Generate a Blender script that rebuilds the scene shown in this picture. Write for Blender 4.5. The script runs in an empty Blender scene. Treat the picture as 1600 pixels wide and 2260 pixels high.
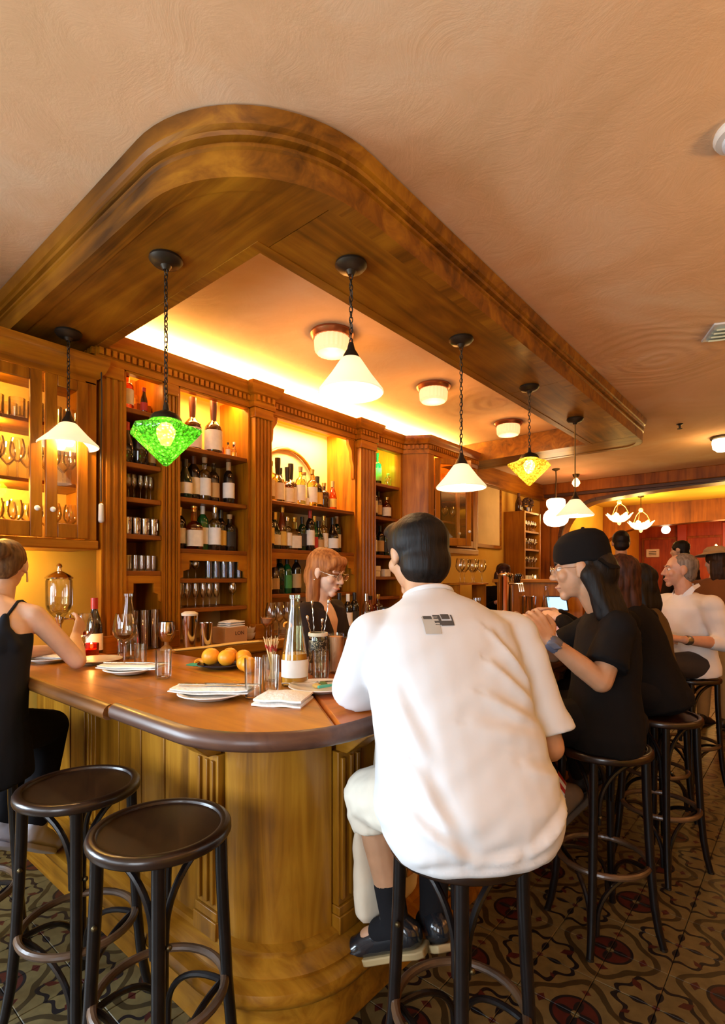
import bpy, bmesh, math, random
from math import sin, cos, pi, radians, sqrt, atan2
from mathutils import Vector as V, Matrix
from mathutils.bvhtree import BVHTree
import numpy as np
random.seed(7)
SC = bpy.context.scene
COL = SC.collection

# ------------------------------------------------------------------ camera
CAM_H, CAM_F, YAW = 1.45, 1169.0, radians(40.3)
cam_d = bpy.data.cameras.new('camera')
cam = bpy.data.objects.new('camera', cam_d); COL.objects.link(cam)
cam.location = (0, 0, CAM_H); cam.rotation_euler = (pi/2, 0, YAW)
cam_d.sensor_fit = 'VERTICAL'; cam_d.sensor_height = 36.0
cam_d.lens = CAM_F/2260*36; cam_d.shift_y = 145/2260.
cam_d.clip_start = .05
SC.camera = cam

# ------------------------------------------------------------------ world, exposure
SC.view_settings.view_transform = 'Standard'; SC.view_settings.look = 'None'
SC.view_settings.gamma = 1; SC.view_settings.use_curve_mapping = False
SC.view_settings.exposure = 0.0
SC.cycles.use_denoising = True
SC.cycles.max_bounces = 7; SC.cycles.diffuse_bounces = 3; SC.cycles.glossy_bounces = 3
SC.cycles.transparent_max_bounces = 24; SC.cycles.transmission_bounces = 6
SC.cycles.caustics_reflective = False; SC.cycles.caustics_refractive = False
SC.cycles.sample_clamp_indirect = 4.0
w = bpy.data.worlds.new('world'); SC.world = w; w.use_nodes = True
w.node_tree.nodes['Background'].inputs[0].default_value = (.55, .75, 1.0, 1)
w.node_tree.nodes['Background'].inputs[1].default_value = 1.0

WARM = (1.0, .50, .13)
def light(name, kind, loc, power, col=WARM, size=.1, rot=None, size_y=None, spot=None):
    d = bpy.data.lights.new(name, kind); d.energy = power; d.color = col
    if kind == 'AREA':
        d.size = size
        if size_y: d.shape = 'RECTANGLE'; d.size_y = size_y
    else: d.shadow_soft_size = size
    if spot: d.spot_size = spot; d.spot_blend = .6
    o = bpy.data.objects.new(name, d); COL.objects.link(o); o.location = loc
    if rot: o.rotation_euler = rot
    return o
# daylight through the street windows behind the photographer, mostly to the left
DAY = (.86, .93, 1.0)
for i, (x, p) in enumerate(((-1.75, 40), (.35, 96))):
    light('window_daylight', 'AREA', (x, -2.55, 1.65), p, DAY, 1.5, (radians(82), 0, 0), 1.7)
light('window_daylight', 'AREA', (-3.22, -1.15, 1.35), 185, (.68, .84, 1.0), 1.2, (0, radians(-58), radians(25)), 1.7)
# warm uplights added to brighten the ceiling, no known lamps, out of frame right
for x, y, p in ((1.2, .2, 24), (1.2, 2.2, 32), (1.3, 4.4, 36)):
    light('added_uplight', 'AREA', (x, y, 2.20), p, (1, .60, .25), .40, (pi, 0, 0))
# cove strips on top of the back bar, behind its cornice
for y0, y1 in ((1.36, 2.7), (2.75, 4.1), (4.15, 5.45)):
    light('cove_light', 'AREA', (-3.10, (y0+y1)/2, 2.795), 100, (1, .62, .18), .12, (radians(168), 0, 0) if 0 else (pi, 0, 0), y1-y0)
# ------------------------------------------------------------------ materials
def nt(name):
    m = bpy.data.materials.new(name); m.use_nodes = True
    t = m.node_tree; return m, t, t.nodes['Principled BSDF']
def _n(t, kind, **kw):
    n = t.nodes.new(kind)
    for k, v in kw.items():
        if k.startswith('i_'):
            key = k[2:]; key = int(key) if key.isdigit() else key.replace('_', ' ')
            n.inputs[key].default_value = v
        else: setattr(n, k, v)
    return n
def c4(c): return (c[0], c[1], c[2], 1)
def ramp(t, fac, stops):
    r = t.nodes.new('ShaderNodeValToRGB'); e = r.color_ramp.elements
    while len(e) < len(stops): e.new(.5)
    for el, (p, c) in zip(e, stops): el.position = p; el.color = c4(c)
    t.links.new(fac, r.inputs[0]); return r.outputs[0]
_mats = {}
def plain(name, col, rough=.5, metal=0, emit=None, es=0, spec=.5, noise=0, nscale=8, bump=0, trans=0, coat=0, sheen=0):
    if name in _mats: return _mats[name]
    m, t, b = nt(name)
    b.inputs['Base Color'].default_value = c4(col); b.inputs['Roughness'].default_value = rough
    b.inputs['Metallic'].default_value = metal; b.inputs['Specular IOR Level'].default_value = spec
    b.inputs['Coat Weight'].default_value = coat; b.inputs['Sheen Weight'].default_value = sheen
    if emit: b.inputs['Emission Color'].default_value = c4(emit); b.inputs['Emission Strength'].default_value = es
    if noise or bump:
        tc = _n(t, 'ShaderNodeTexCoord'); nz = _n(t, 'ShaderNodeTexNoise', i_Scale=nscale, i_Detail=5)
        t.links.new(tc.outputs['Object'], nz.inputs['Vector'])
        if noise:
            lo = tuple(x*(1-noise) for x in col); hi = tuple(min(1, x*(1+noise)) for x in col)
            t.links.new(ramp(t, nz.outputs['Fac'], [(.3, lo), (.7, hi)]), b.inputs['Base Color'])
        if bump:
            bp = _n(t, 'ShaderNodeBump', i_Strength=bump, i_Distance=.01)
            t.links.new(nz.outputs['Fac'], bp.inputs['Height']); t.links.new(bp.outputs[0], b.inputs['Normal'])
    _mats[name] = m; return m
def wood(name, dark, mid, lite, axis='z', rough=.4, scale=1.0, bump=.15, coat=0.0, knots=0):
    if name in _mats: return _mats[name]
    m, t, b = nt(name)
    tc = _n(t, 'ShaderNodeTexCoord'); mp = _n(t, 'ShaderNodeMapping')
    s = [14*scale]*3; s['xyz'.index(axis)] = 1.1*scale
    mp.inputs['Scale'].default_value = s
    t.links.new(tc.outputs['Object'], mp.inputs['Vector'])
    nz = _n(t, 'ShaderNodeTexNoise', i_Scale=1.0, i_Detail=7, i_Roughness=.62, i_Distortion=.9)
    t.links.new(mp.outputs[0], nz.inputs['Vector'])
    n2 = _n(t, 'ShaderNodeTexNoise', i_Scale=2.2, i_Detail=3)
    t.links.new(tc.outputs['Object'], n2.inputs['Vector'])
    mx = _n(t, 'ShaderNodeMath', operation='MULTIPLY_ADD'); mx.inputs[1].default_value = .45
    t.links.new(n2.outputs['Fac'], mx.inputs[0])
    sc = _n(t, 'ShaderNodeMath', operation='MULTIPLY'); sc.inputs[1].default_value = .6
    t.links.new(nz.outputs['Fac'], sc.inputs[0]); t.links.new(sc.outputs[0], mx.inputs[2])
    t.links.new(ramp(t, mx.outputs[0], [(.36, dark), (.52, mid), (.70, lite)]), b.inputs['Base Color'])
    b.inputs['Roughness'].default_value = rough; b.inputs['Coat Weight'].default_value = coat; b.inputs['Coat Roughness'].default_value = .15
    b.inputs['Specular IOR Level'].default_value = .28
    bp = _n(t, 'ShaderNodeBump', i_Strength=bump, i_Distance=.004)
    t.links.new(nz.outputs['Fac'], bp.inputs['Height']); t.links.new(bp.outputs[0], b.inputs['Normal'])
    _mats[name] = m; return m
def glass(name, tint=(1, 1, 1), dens=.06, rough=.03, refl=1.0):
    """thin-walled glass: tinted see-through with a sharp fresnel reflection"""
    if name in _mats: return _mats[name]
    m, t, b = nt(name); t.nodes.remove(b)
    out = t.nodes['Material Output']
    tr = _n(t, 'ShaderNodeBsdfTransparent'); tr.inputs[0].default_value = c4(tint)
    gl = _n(t, 'ShaderNodeBsdfGlossy', i_Roughness=rough); gl.inputs[0].default_value = (1, 1, 1, 1)
    lw = _n(t, 'ShaderNodeLayerWeight', i_Blend=.22)
    ml = _n(t, 'ShaderNodeMath', operation='MULTIPLY_ADD', use_clamp=True); ml.inputs[1].default_value = .75*refl; ml.inputs[2].default_value = dens
    t.links.new(lw.outputs['Fresnel'], ml.inputs[0])
    mx = _n(t, 'ShaderNodeMixShader')
    t.links.new(ml.outputs[0], mx.inputs[0]); t.links.new(tr.outputs[0], mx.inputs[1]); t.links.new(gl.outputs[0], mx.inputs[2])
    t.links.new(mx.outputs[0], out.inputs[0])
    _mats[name] = m; return m

OAK   = lambda ax='z': wood('oak_'+ax, (.085, .030, .002), (.26, .105, .006), (.43, .205, .016), ax, .38, 1.0, .2, .15)
CAB   = lambda ax='z': wood('cabinet_wood_'+ax, (.13, .036, .001), (.32, .105, .003), (.48, .185, .007), ax, .38, 1.2, .12, .2)
SOFF  = lambda ax='x': wood('soffit_wood_'+ax, (.05, .016, .001), (.23, .080, .004), (.44, .185, .010), ax, .42, .7, .12, .12)
TOPW  = lambda ax='x': wood('bar_top_wood_'+ax, (.18, .055, .003), (.38, .135, .005), (.54, .22, .010), ax, .40, .8, .08, .10)
TOPR  = wood('bar_top_red_wood', (.20, .042, .003), (.40, .095, .005), (.52, .15, .008), 'y', .40, .8, .08, .10)
EDGE  = wood('bar_edge_wood', (.035, .017, .012), (.08, .038, .026), (.13, .062, .036), 'x', .38, .8, .08, .12)
DARKW = plain('espresso_wood', (.006, .004, .004), .30, coat=.15, spec=.35, noise=.4, nscale=20)
SEATW = wood('stool_seat_wood', (.010, .004, .002), (.028, .011, .004), (.06, .024, .007), 'x', .36, 1.0, .08, .3)
SHELFW = wood('shelf_wood', (.09, .022, .002), (.20, .056, .004), (.30, .095, .007), 'y', .4, 1.0, .1, .1)
BRASS = plain('aged_brass', (.10, .075, .035), .4, .9)
DBRONZE = plain('dark_bronze', (.045, .035, .025), .45, .8)
CHROME = plain('chrome', (.82, .80, .76), .12, 1.0)
CLEAR = glass('clear_glass', (.96, .96, .93), .05)
PANE  = glass('cabinet_pane', (.93, .90, .80), .05, .02, .8)
CREAM = plain('cream_paper', (.80, .72, .58), .8, noise=.08, nscale=30)
WHITEP = plain('white_china', (.86, .84, .80), .25, coat=.3)
LINEN = plain('white_linen', (.88, .86, .82), .9, bump=.3, nscale=90)
CORK = plain('cork_stopper', (.45, .28, .13), .8)

# ------------------------------------------------------------------ mesh builder
def wloc(o):
    p = V((0, 0, 0))
    while o: p = p + o.location; o = o.parent
    return p
def finish(me, smooth=35):
    if smooth:
        me.polygons.foreach_set('use_smooth', [True]*len(me.polygons))
        if smooth < 180: me.set_sharp_from_angle(angle=radians(smooth))
def link(name, me, mat=None, parent=None, kind=None):
    o = bpy.data.objects.new(name, me); COL.objects.link(o)
    if mat and not me.materials: me.materials.append(mat)
    if parent: o.parent = parent
    if kind: o['kind'] = kind
    return o
class MB:
    def __init__(s): s.v = []; s.f = []
    def add(s, vs, fs):
        k = len(s.v); s.v += [tuple(p) for p in vs]; s.f += [tuple(i+k for i in q) for q in fs]; return s
    def box(s, x0, x1, y0, y1, z0, z1):
        return s.add([(x0,y0,z0),(x1,y0,z0),(x1,y1,z0),(x0,y1,z0),(x0,y0,z1),(x1,y0,z1),(x1,y1,z1),(x0,y1,z1)],
            [(0,3,2,1),(4,5,6,7),(0,1,5,4),(1,2,6,5),(2,3,7,6),(3,0,4,7)])
    def obox(s, c, a, b, d):
        c, a, b, d = V(c), V(a), V(b), V(d)
        vs = [c+sx*a+sy*b+sz*d for sz in (-1,1) for sx,sy in ((-1,-1),(1,-1),(1,1),(-1,1))]
        return s.add(vs, [(0,3,2,1),(4,5,6,7),(0,1,5,4),(1,2,6,5),(2,3,7,6),(3,0,4,7)])
    def lathe(s, prof, n=20, c=(0,0,0), rot=0.0, sq=None):
        c = V(c); rings = []; vs = []; fs = []
        for r, z in prof:
            if r < 1e-6: rings.append([len(vs)]); vs.append(c+V((0,0,z)))
            else:
                base = len(vs); rings.append(list(range(base, base+n)))
                for i in range(n):
                    a = rot+2*pi*i/n; ca, sa = cos(a), sin(a); k = 1
                    if sq: k = 1/((abs(ca)**sq+abs(sa)**sq)**(1/sq))
                    vs.append(c+V((r*k*ca, r*k*sa, z)))
        for A, B in zip(rings, rings[1:]):
            for i in range(n):
                j = (i+1) % n
                if len(A) == 1 and len(B) == 1: continue
                if len(A) == 1: fs.append((A[0], B[j], B[i]))
                elif len(B) == 1: fs.append((A[i], A[j], B[0]))
                else: fs.append((A[i], A[j], B[j], B[i]))
        return s.add(vs, fs)
    def tube(s, pts, r, n=8, closed=False, caps=True):
        pts = [V(p) for p in pts]; m = len(pts); R = r if isinstance(r, (list, tuple)) else [r]*m
        vs = []; fs = []; prev = None
        for i, p in enumerate(pts):
            if closed: t = pts[(i+1) % m]-pts[i-1]
            else: t = pts[min(i+1, m-1)]-pts[max(i-1, 0)]
            t.normalize()
            if prev is None:
                h = V((0,0,1)) if abs(t.z) < .9 else V((1,0,0)); u = t.cross(h).normalized()
            else: u = (prev-t*prev.dot(t)).normalized()
            prev = u; w_ = t.cross(u)
            for k in range(n):
                a = 2*pi*k/n; vs.append(p+R[i]*(cos(a)*u+sin(a)*w_))
        for i in range(m if closed else m-1):
            for k in range(n):
                a, b = i*n+k, i*n+(k+1) % n; c_, d = ((i+1) % m)*n+(k+1) % n, ((i+1) % m)*n+k
                fs.append((a, b, c_, d))
        if caps and not closed:
            fs.append(tuple(range(n-1, -1, -1))); fs.append(tuple(range((m-1)*n, m*n)))
        return s.add(vs, fs)
    def prism(s, poly, z0, z1, axis='z'):
        """poly in the plane across the axis: z->(x,y)  y->(x,z)  x->(y,z)"""
        n = len(poly)
        def P(a, b, h): return {'z': (a,b,h), 'y': (a,h,b), 'x': (h,a,b)}[axis]
        vs = [P(a,b,z0) for a,b in poly]+[P(a,b,z1) for a,b in poly]
        fs = [tuple(range(n-1,-1,-1)), tuple(range(n,2*n))]+[(i,(i+1)%n,n+(i+1)%n,n+i) for i in range(n)]
        return s.add(vs, fs)
    def ell(s, c, r, fr=None, nu=16, nv=10):
        c = V(c); r = (r, r, r) if isinstance(r, (int, float)) else r
        X, Y, Z = fr if fr else (V((1,0,0)), V((0,1,0)), V((0,0,1)))
        vs = [c-Z*r[2]]; fs = []
        for j in range(1, nv):
            ph = -pi/2+pi*j/nv
            for i in range(nu):
                a = 2*pi*i/nu; vs.append(c+X*r[0]*cos(ph)*cos(a)+Y*r[1]*cos(ph)*sin(a)+Z*r[2]*sin(ph))
        vs.append(c+Z*r[2]); top = len(vs)-1
        for i in range(nu):
            j = (i+1) % nu; fs.append((0, 1+j, 1+i)); fs.append((top, top-nu+i, top-nu+j))
            for k in range(nv-2): a = 1+k*nu; fs.append((a+i, a+j, a+nu+j, a+nu+i))
        return s.add(vs, fs)
    def cap(s, p0, r0, p1, r1, n=12, m=4):
        p0, p1 = V(p0), V(p1); t = (p1-p0); L = t.length
        if L < 1e-6: return s.ell(p0, max(r0, r1))
        t /= L; pts = []; R = []
        for i in range(m+1):
            a = pi/2*(1-i/m); pts.append(p0-t*r0*sin(a)); R.append(max(r0*cos(a), 1e-4))
        for i in range(m+1):
            a = pi/2*i/m; pts.append(p1+t*r1*sin(a)); R.append(max(r1*cos(a), 1e-4))
        return s.tube(pts, R, n)
    def loft(s, rings, n=24, p=2.3):
        vs = []; fs = []
        for c, a, b in rings:
            c, a, b = V(c), V(a), V(b)
            for i in range(n):
                th = 2*pi*i/n; ca, sa = cos(th), sin(th)
                vs.append(c+a*math.copysign(abs(ca)**(2/p), ca)+b*math.copysign(abs(sa)**(2/p), sa))
        m = len(rings)
        for k in range(m-1):
            for i in range(n): j = (i+1) % n; fs.append((k*n+i, k*n+j, (k+1)*n+j, (k+1)*n+i))
        fs.append(tuple(range(n-1,-1,-1))); fs.append(tuple(range((m-1)*n, m*n)))
        return s.add(vs, fs)
    def sweep(s, path, prof, closed=False):
        """profile [(out, z)] carried along a plan path, out = to the right of travel"""
        pts = [V((p[0], p[1])) for p in path]; m = len(pts); k = len(prof); vs = []; fs = []
        for i, p in enumerate(pts):
            a = (p-pts[i-1]) if (i or closed) else None; b = (pts[(i+1) % m]-p) if (i < m-1 or closed) else None
            a = a or b; b = b or a; a = a.normalized(); b = b.normalized()
            na, nb = V((a.y,-a.x)), V((b.y,-b.x)); nn = (na+nb).normalized(); nn = nn/max(.3, nn.dot(na))
            for o, z in prof: vs.append((p.x+nn.x*o, p.y+nn.y*o, z))
        for i in range(m if closed else m-1):
            for j in range(k):
                q = (i+1) % m; fs.append((i*k+j, q*k+j, q*k+(j+1) % k, i*k+(j+1) % k))
        if not closed: fs.append(tuple(range(k))); fs.append(tuple(range(m*k-1, (m-1)*k-1, -1)))
        return s.add(vs, fs)
    def mesh(s, name, smooth=35, fix=True):
        me = bpy.data.meshes.new(name); me.from_pydata(s.v, [], s.f)
        if fix:
            bm = bmesh.new(); bm.from_mesh(me); bmesh.ops.recalc_face_normals(bm, faces=bm.faces); bm.to_mesh(me); bm.free()
        finish(me, smooth); return me
    def build(s, name, mat, parent=None, world=True, smooth=35, bevel=0, kind=None, seg=2, fix=True):
        if parent and world:
            d = wloc(parent); s.v = [(x-d.x, y-d.y, z-d.z) for x, y, z in s.v]
        o = link(name, s.mesh(name, smooth, fix), mat, parent, kind)
        if bevel:
            b = o.modifiers.new('bevel', 'BEVEL'); b.width = bevel; b.segments = seg; b.limit_method = 'ANGLE'; b.angle_limit = radians(40)
        return o
def tag(o, label, cat, group=None):
    o['label'] = label; o['category'] = cat
    if group: o['group'] = group
    return o
def E(name, label, cat, loc=(0,0,0), rz=0, group=None):
    o = bpy.data.objects.new(name, None); COL.objects.link(o); o.empty_display_size = .1
    o.location = loc; o.rotation_euler = (0,0,rz); return tag(o, label, cat, group)
def dup(o, loc, rz=0, label=None, scale=None):
    r = o.copy(); COL.objects.link(r); r.location = loc; r.rotation_euler = (0,0,rz)
    if label: r['label'] = label
    if scale: r.scale = scale
    for ch in list(o.children):
        c = ch.copy(); COL.objects.link(c); c.parent = r
        for g in ch.children:
            d = g.copy(); COL.objects.link(d); d.parent = c
    return r
def arc(cx, cy, r, a0, a1, n=14): return [(cx+r*cos(radians(a0+(a1-a0)*i/n)), cy+r*sin(radians(a0+(a1-a0)*i/n))) for i in range(n+1)]
ORD = ['first','second','third','fourth','fifth','sixth','seventh','eighth','ninth','tenth','eleventh','twelfth','thirteenth','fourteenth','fifteenth','sixteenth']
# ------------------------------------------------------------------ room shell
class X:
    """tiny expression builder for math nodes"""
    def __init__(s, t, out): s.t, s.o = t, out
    def _op(s, op, b=None, c=None, clamp=False):
        n = s.t.nodes.new('ShaderNodeMath'); n.operation = op; n.use_clamp = clamp
        s.t.links.new(s.o, n.inputs[0])
        for i, q in ((1, b), (2, c)):
            if q is None: continue
            if isinstance(q, X): s.t.links.new(q.o, n.inputs[i])
            else: n.inputs[i].default_value = q
        return X(s.t, n.outputs[0])
    def __add__(s, b): return s._op('ADD', b)
    def __sub__(s, b): return s._op('SUBTRACT', b)
    def __mul__(s, b): return s._op('MULTIPLY', b)
    def abs(s): return s._op('ABSOLUTE')
    def lt(s, b): return s._op('LESS_THAN', b)
    def gt(s, b): return s._op('GREATER_THAN', b)
    def sin(s): return s._op('SINE')
    def cos(s): return s._op('COSINE')
    def pw(s, b): return s._op('POWER', b)
    def sqrt(s): return s._op('SQRT')
    def fract(s): return s._op('FRACT')
    def mx(s, b): return s._op('MAXIMUM', b)
    def mn(s, b): return s._op('MINIMUM', b)
    def at2(s, b): return s._op('ARCTAN2', b)
def tile_material():
    m, t, b = nt('cement_tile')
    g = _n(t, 'ShaderNodeNewGeometry'); sp = _n(t, 'ShaderNodeSeparateXYZ'); t.links.new(g.outputs['Position'], sp.inputs[0])
    wob = _n(t, 'ShaderNodeTexNoise', i_Scale=9.0, i_Detail=2); t.links.new(g.outputs['Position'], wob.inputs['Vector'])
    wo = (X(t, wob.outputs['Fac'])-.5)*.10
    u = (X(t, sp.outputs[0])*2.5).fract()-.5; v = (X(t, sp.outputs[1])*2.5).fract()-.5
    r = (u*u+v*v).sqrt(); th = v.at2(u)
    qu = u.abs()-.5; qv = v.abs()-.5; q = (qu*qu+qv*qv).sqrt(); qa = qv.at2(qu)
    col = None
    def over(base, mask, c):
        n = _n(t, 'ShaderNodeMix', data_type='RGBA'); t.links.new(mask.o, n.inputs[0]); n.inputs[7].default_value = c4(c)
        if isinstance(base, tuple): n.inputs[6].default_value = c4(base)
        else: t.links.new(base, n.inputs[6])
        return n.outputs[2]
    CREAMT, OLIVE, RED, DARK = (.165, .125, .048), (.045, .031, .010), (.07, .010, .007), (.005, .005, .008)
    swirl = (r-((th*4).cos()*.05+.36)+wo).abs()
    col = over(CREAMT, swirl.lt(.030), OLIVE)
    sw2 = (q-((qa*8).sin()*.035+.30)+wo).abs()
    col = over(col, sw2.lt(.020), DARK)
    leaf = ((r-.29).abs()*2.2+((th*2).sin().abs()*.22)+wo).lt(.085); col = over(col, leaf, RED)
    col = over(col, r.lt(.205), DARK); col = over(col, r.lt(.178), RED)
    col = over(col, (r-((th*4).cos()*.06+.10)).lt(0.0), DARK); col = over(col, r.lt(.035), CREAMT)
    pet = (((q-.13)*1.0)*((q-.13)*1.0)*90.0+(qa*2).sin().abs()*1.4).lt(.62); col = over(col, pet, DARK)
    col = over(col, q.lt(.03), RED)
    di = ((u.abs()-v.abs()).abs()+(r-.44).abs()*.7+wo).lt(.045); col = over(col, di, RED)
    gr = _n(t, 'ShaderNodeTexNoise', i_Scale=26.0, i_Detail=6); t.links.new(g.outputs['Position'], gr.inputs['Vector'])
    big = _n(t, 'ShaderNodeTexNoise', i_Scale=1.6, i_Detail=3); t.links.new(g.outputs['Position'], big.inputs['Vector'])
    ml = _n(t, 'ShaderNodeMix', data_type='RGBA', blend_type='MULTIPLY'); ml.inputs[0].default_value = 1
    t.links.new(col, ml.inputs[6])
    rr = (X(t, gr.outputs['Fac'])*.7+.35)*(X(t, big.outputs['Fac'])*.9+.45)
    cm = _n(t, 'ShaderNodeCombineColor'); [t.links.new(rr.o, cm.inputs[i]) for i in range(3)]
    t.links.new(cm.outputs[0], ml.inputs[7]); t.links.new(ml.outputs[2], b.inputs['Base Color'])
    b.inputs['Roughness'].default_value = .45
    return m
TILE = tile_material()
GROUT = plain('tile_grout', (.03, .024, .016), .9)
floor = MB().box(-3.6, 3.4, -2.9, 13.6, -.30, -.012).build('floor', GROUT, kind='structure')
def proj(x, y, z):
    d = -sin(YAW)*x+cos(YAW)*y; l = cos(YAW)*x+sin(YAW)*y
    return (800+CAM_F*l/d, 1275-CAM_F*(z-CAM_H)/d, d) if d > .3 else None
TS = .2
cells = []
for i in range(-17, 17):
    for j in range(-4, 42):
        cx, cy = (i+.5)*TS, (j+.5)*TS
        if cx < -1.2 and cy > .98 and cy < 8.2: continue
        p = proj(cx, cy, 0); seen = 0
        if p and -60 < p[0] < 1660 and 1300 < p[1] < 2330 and p[0] != 0:
            hid = (800 < p[0] < 1150 and p[1] < 1800) or (p[0] < 500 and p[1] < 1900)
            seen = (0 if hid else 1)/p[2]**2
        cells.append((seen, cx, cy))
cells.sort(reverse=True)
tm = MB(); h = TS/2-.0012; k = .0018
tm.add([(-h,-h,-.012),(h,-h,-.012),(h,h,-.012),(-h,h,-.012),(-h,-h,-k),(h,-h,-k),(h,h,-k),(-h,h,-k),(-h+k,-h+k,0),(h-k,-h+k,0),(h-k,h-k,0),(-h+k,h-k,0)],
    [(0,1,5,4),(1,2,6,5),(2,3,7,6),(3,0,4,7),(4,5,9,8),(5,6,10,9),(6,7,11,10),(7,4,8,11),(8,9,10,11)])
tme = tm.mesh('floor_tile', 0); tme.materials.append(TILE)
for s_, cx, cy in cells[:296]:
    o = link('floor_tile', tme, parent=floor); o.location = (cx, cy, random.uniform(-.0012, .0))
fld = MB()
for s_, cx, cy in cells[296:]:
    fld.add([(x+cx, y+cy, z) for x, y, z in tm.v[4:]], [(0,1,5,4),(1,2,6,5),(2,3,7,6),(3,0,4,7),(4,5,6,7)])
fld.build('floor_tile_field', TILE, floor, smooth=0, kind='stuff', fix=False)

def plaster(name, lo, hi, bump=.25, swirls=(), scale=1.0):
    m, t, b = nt(name)
    g = _n(t, 'ShaderNodeNewGeometry')
    n1 = _n(t, 'ShaderNodeTexNoise', i_Scale=1.3*scale, i_Detail=6, i_Roughness=.6, i_Distortion=.8); t.links.new(g.outputs['Position'], n1.inputs['Vector'])
    md = tuple((a_*.45+b_*.55)*k_ for a_, b_, k_ in zip(lo, hi, (1.03, .95, .88)))
    t.links.new(ramp(t, n1.outputs['Fac'], [(.28, lo), (.5, md), (.72, hi)]), b.inputs['Base Color'])
    n2 = _n(t, 'ShaderNodeTexNoise', i_Scale=5*scale, i_Detail=9, i_Roughness=.65, i_Distortion=1.5); t.links.new(g.outputs['Position'], n2.inputs['Vector'])
    hgt = X(t, n2.outputs['Fac'])*.6
    sp = _n(t, 'ShaderNodeSeparateXYZ'); t.links.new(g.outputs['Position'], sp.inputs[0])
    for sx, sy, rad, fr in swirls:
        du = X(t, sp.outputs[0])-sx; dv = X(t, sp.outputs[1])-sy; r = (du*du+dv*dv).sqrt()
        msk = r._op('MULTIPLY', -1.0/rad)._op('ADD', 1.0, clamp=True).pw(.5)
        hgt = hgt+(((r+X(t, n1.outputs['Fac'])*.40)*fr).sin()*.35)*msk
    bp = _n(t, 'ShaderNodeBump', i_Strength=bump, i_Distance=.03); t.links.new(hgt.o, bp.inputs['Height']); t.links.new(bp.outputs[0], b.inputs['Normal'])
    b.inputs['Roughness'].default_value = .85; b.inputs['Specular IOR Level'].default_value = .2
    return m
CEIL = plaster('peach_plaster', (.68, .42, .22), (.82, .60, .39), .20, ((-.78, 3.95, .65, 62), (-2.0, 4.1, .5, 50)))
YEL = plaster('ochre_plaster', (.66, .38, .05), (.78, .48, .08), .15)
MB().box(-3.6, 3.4, -2.9, 8.4, 2.90, 3.05).build('ceiling', CEIL, kind='structure')
MB().box(-3.5, -3.3, -2.9, -1.9, -.3, 2.90).box(-3.5, -3.3, -.4, 8.4, -.3, 2.90).box(-3.5, -3.3, -1.9, -.4, 2.4, 2.90).box(-3.5, -3.3, -1.9, -.4, -.3, .1).build('wall_left', YEL, kind='structure')
MB().box(3.2, 3.4, -2.9, 8.4, -.3, 2.90).build('wall_right', YEL, kind='structure')
near = MB().box(-3.5, 3.4, -2.9, -2.7, -.3, .55).box(-3.5, 3.4, -2.9, -2.7, 2.55, 2.9)
for x0, x1 in ((-3.5, -2.55), (-.95, -.45), (1.15, 3.4)): near.box(x0, x1, -2.9, -2.7, .55, 2.55)
near.build('wall_near', YEL, kind='structure')
for n_, (x0, x1) in enumerate(((-2.55, -.95), (-.45, 1.15))):
    f = MB()
    for a, b_, c_, d in ((x0, x1, .55, .61), (x0, x1, 2.49, 2.55), (x0, x0+.06, .61, 2.49), (x1-.06, x1, .61, 2.49), ((x0+x1)/2-.02, (x0+x1)/2+.02, .61, 2.49)):
        f.box(a, b_, -2.84, -2.78, c_, d)
    wd = f.build('window_%d' % (n_+1), CAB('z'), kind='structure')
    MB().box(x0+.06, x1-.06, -2.815, -2.805, .61, 2.49).build('pane', CLEAR, wd)
f = MB()
for a, b_, c_, d in ((-1.9, -.4, .1, .17), (-1.9, -.4, 2.33, 2.4), (-1.9, -1.83, .17, 2.33), (-.47, -.4, .17, 2.33), (-1.17, -1.13, .17, 2.33)): f.box(-3.42, -3.36, a, b_, c_, d)
wd = f.build('window_3', CAB('z'), kind='structure')
MB().box(-3.395, -3.385, -1.83, -.47, .17, 2.33).build('pane', CLEAR, wd)
# far wall: panelled wood with a wide basket arch into the next room
FARW = wood('far_wall_wood', (.12, .028, .002), (.26, .072, .004), (.40, .125, .008), 'z', .5, .8, .1)
poly = [(-3.5, -.3), (-2.95, -.3), (-2.95, 2.02)]+[(-2.95+.62-.62*cos(radians(a)), 2.02+.58*sin(radians(a))) for a in range(8, 91, 8)]
poly += [(-1.64, 2.665), (-.85, 2.69), (0, 2.69), (1.0, 2.64), (1.7, 2.4), (1.95, 2.02), (1.95, -.3), (3.4, -.3), (3.4, 2.9), (-3.5, 2.9)]
wf = MB().prism(poly, 8.25, 8.5, 'y').build('wall_far', FARW, kind='structure')
ap = [(p[0], p[1]) for p in poly[1:16]]
am = MB()
for (x0, z0), (x1, z1) in zip(ap, ap[1:]):
    dx, dz = x1-x0, z1-z0; L = sqrt(dx*dx+dz*dz) or 1
    nx, nz = -dz/L*.05, dx/L*.05
    am.add([(x0, 8.21, z0), (x1, 8.21, z1), (x1+nx, 8.21, z1+nz), (x0+nx, 8.21, z0+nz), (x0, 8.26, z0), (x1, 8.26, z1), (x1+nx, 8.26, z1+nz), (x0+nx, 8.26, z0+nz)],
        [(0,1,2,3),(0,4,5,1),(3,2,6,7),(0,3,7,4),(1,5,6,2)])
am.build('arch_moulding', plain('dark_arch_wood', (.06, .02, .006), .5), wf)
for x0, x1 in ((-3.28, -3.13), (-3.11, -2.98)):
    MB().box(x0, x1, 8.225, 8.25, .12, 2.55).build('panel', FARW, wf, bevel=.006)
MB().box(-3.3, 3.2, 8.12, 8.25, 2.74, 2.90).build('trim_1', FARW, kind='structure', bevel=.01)
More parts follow.
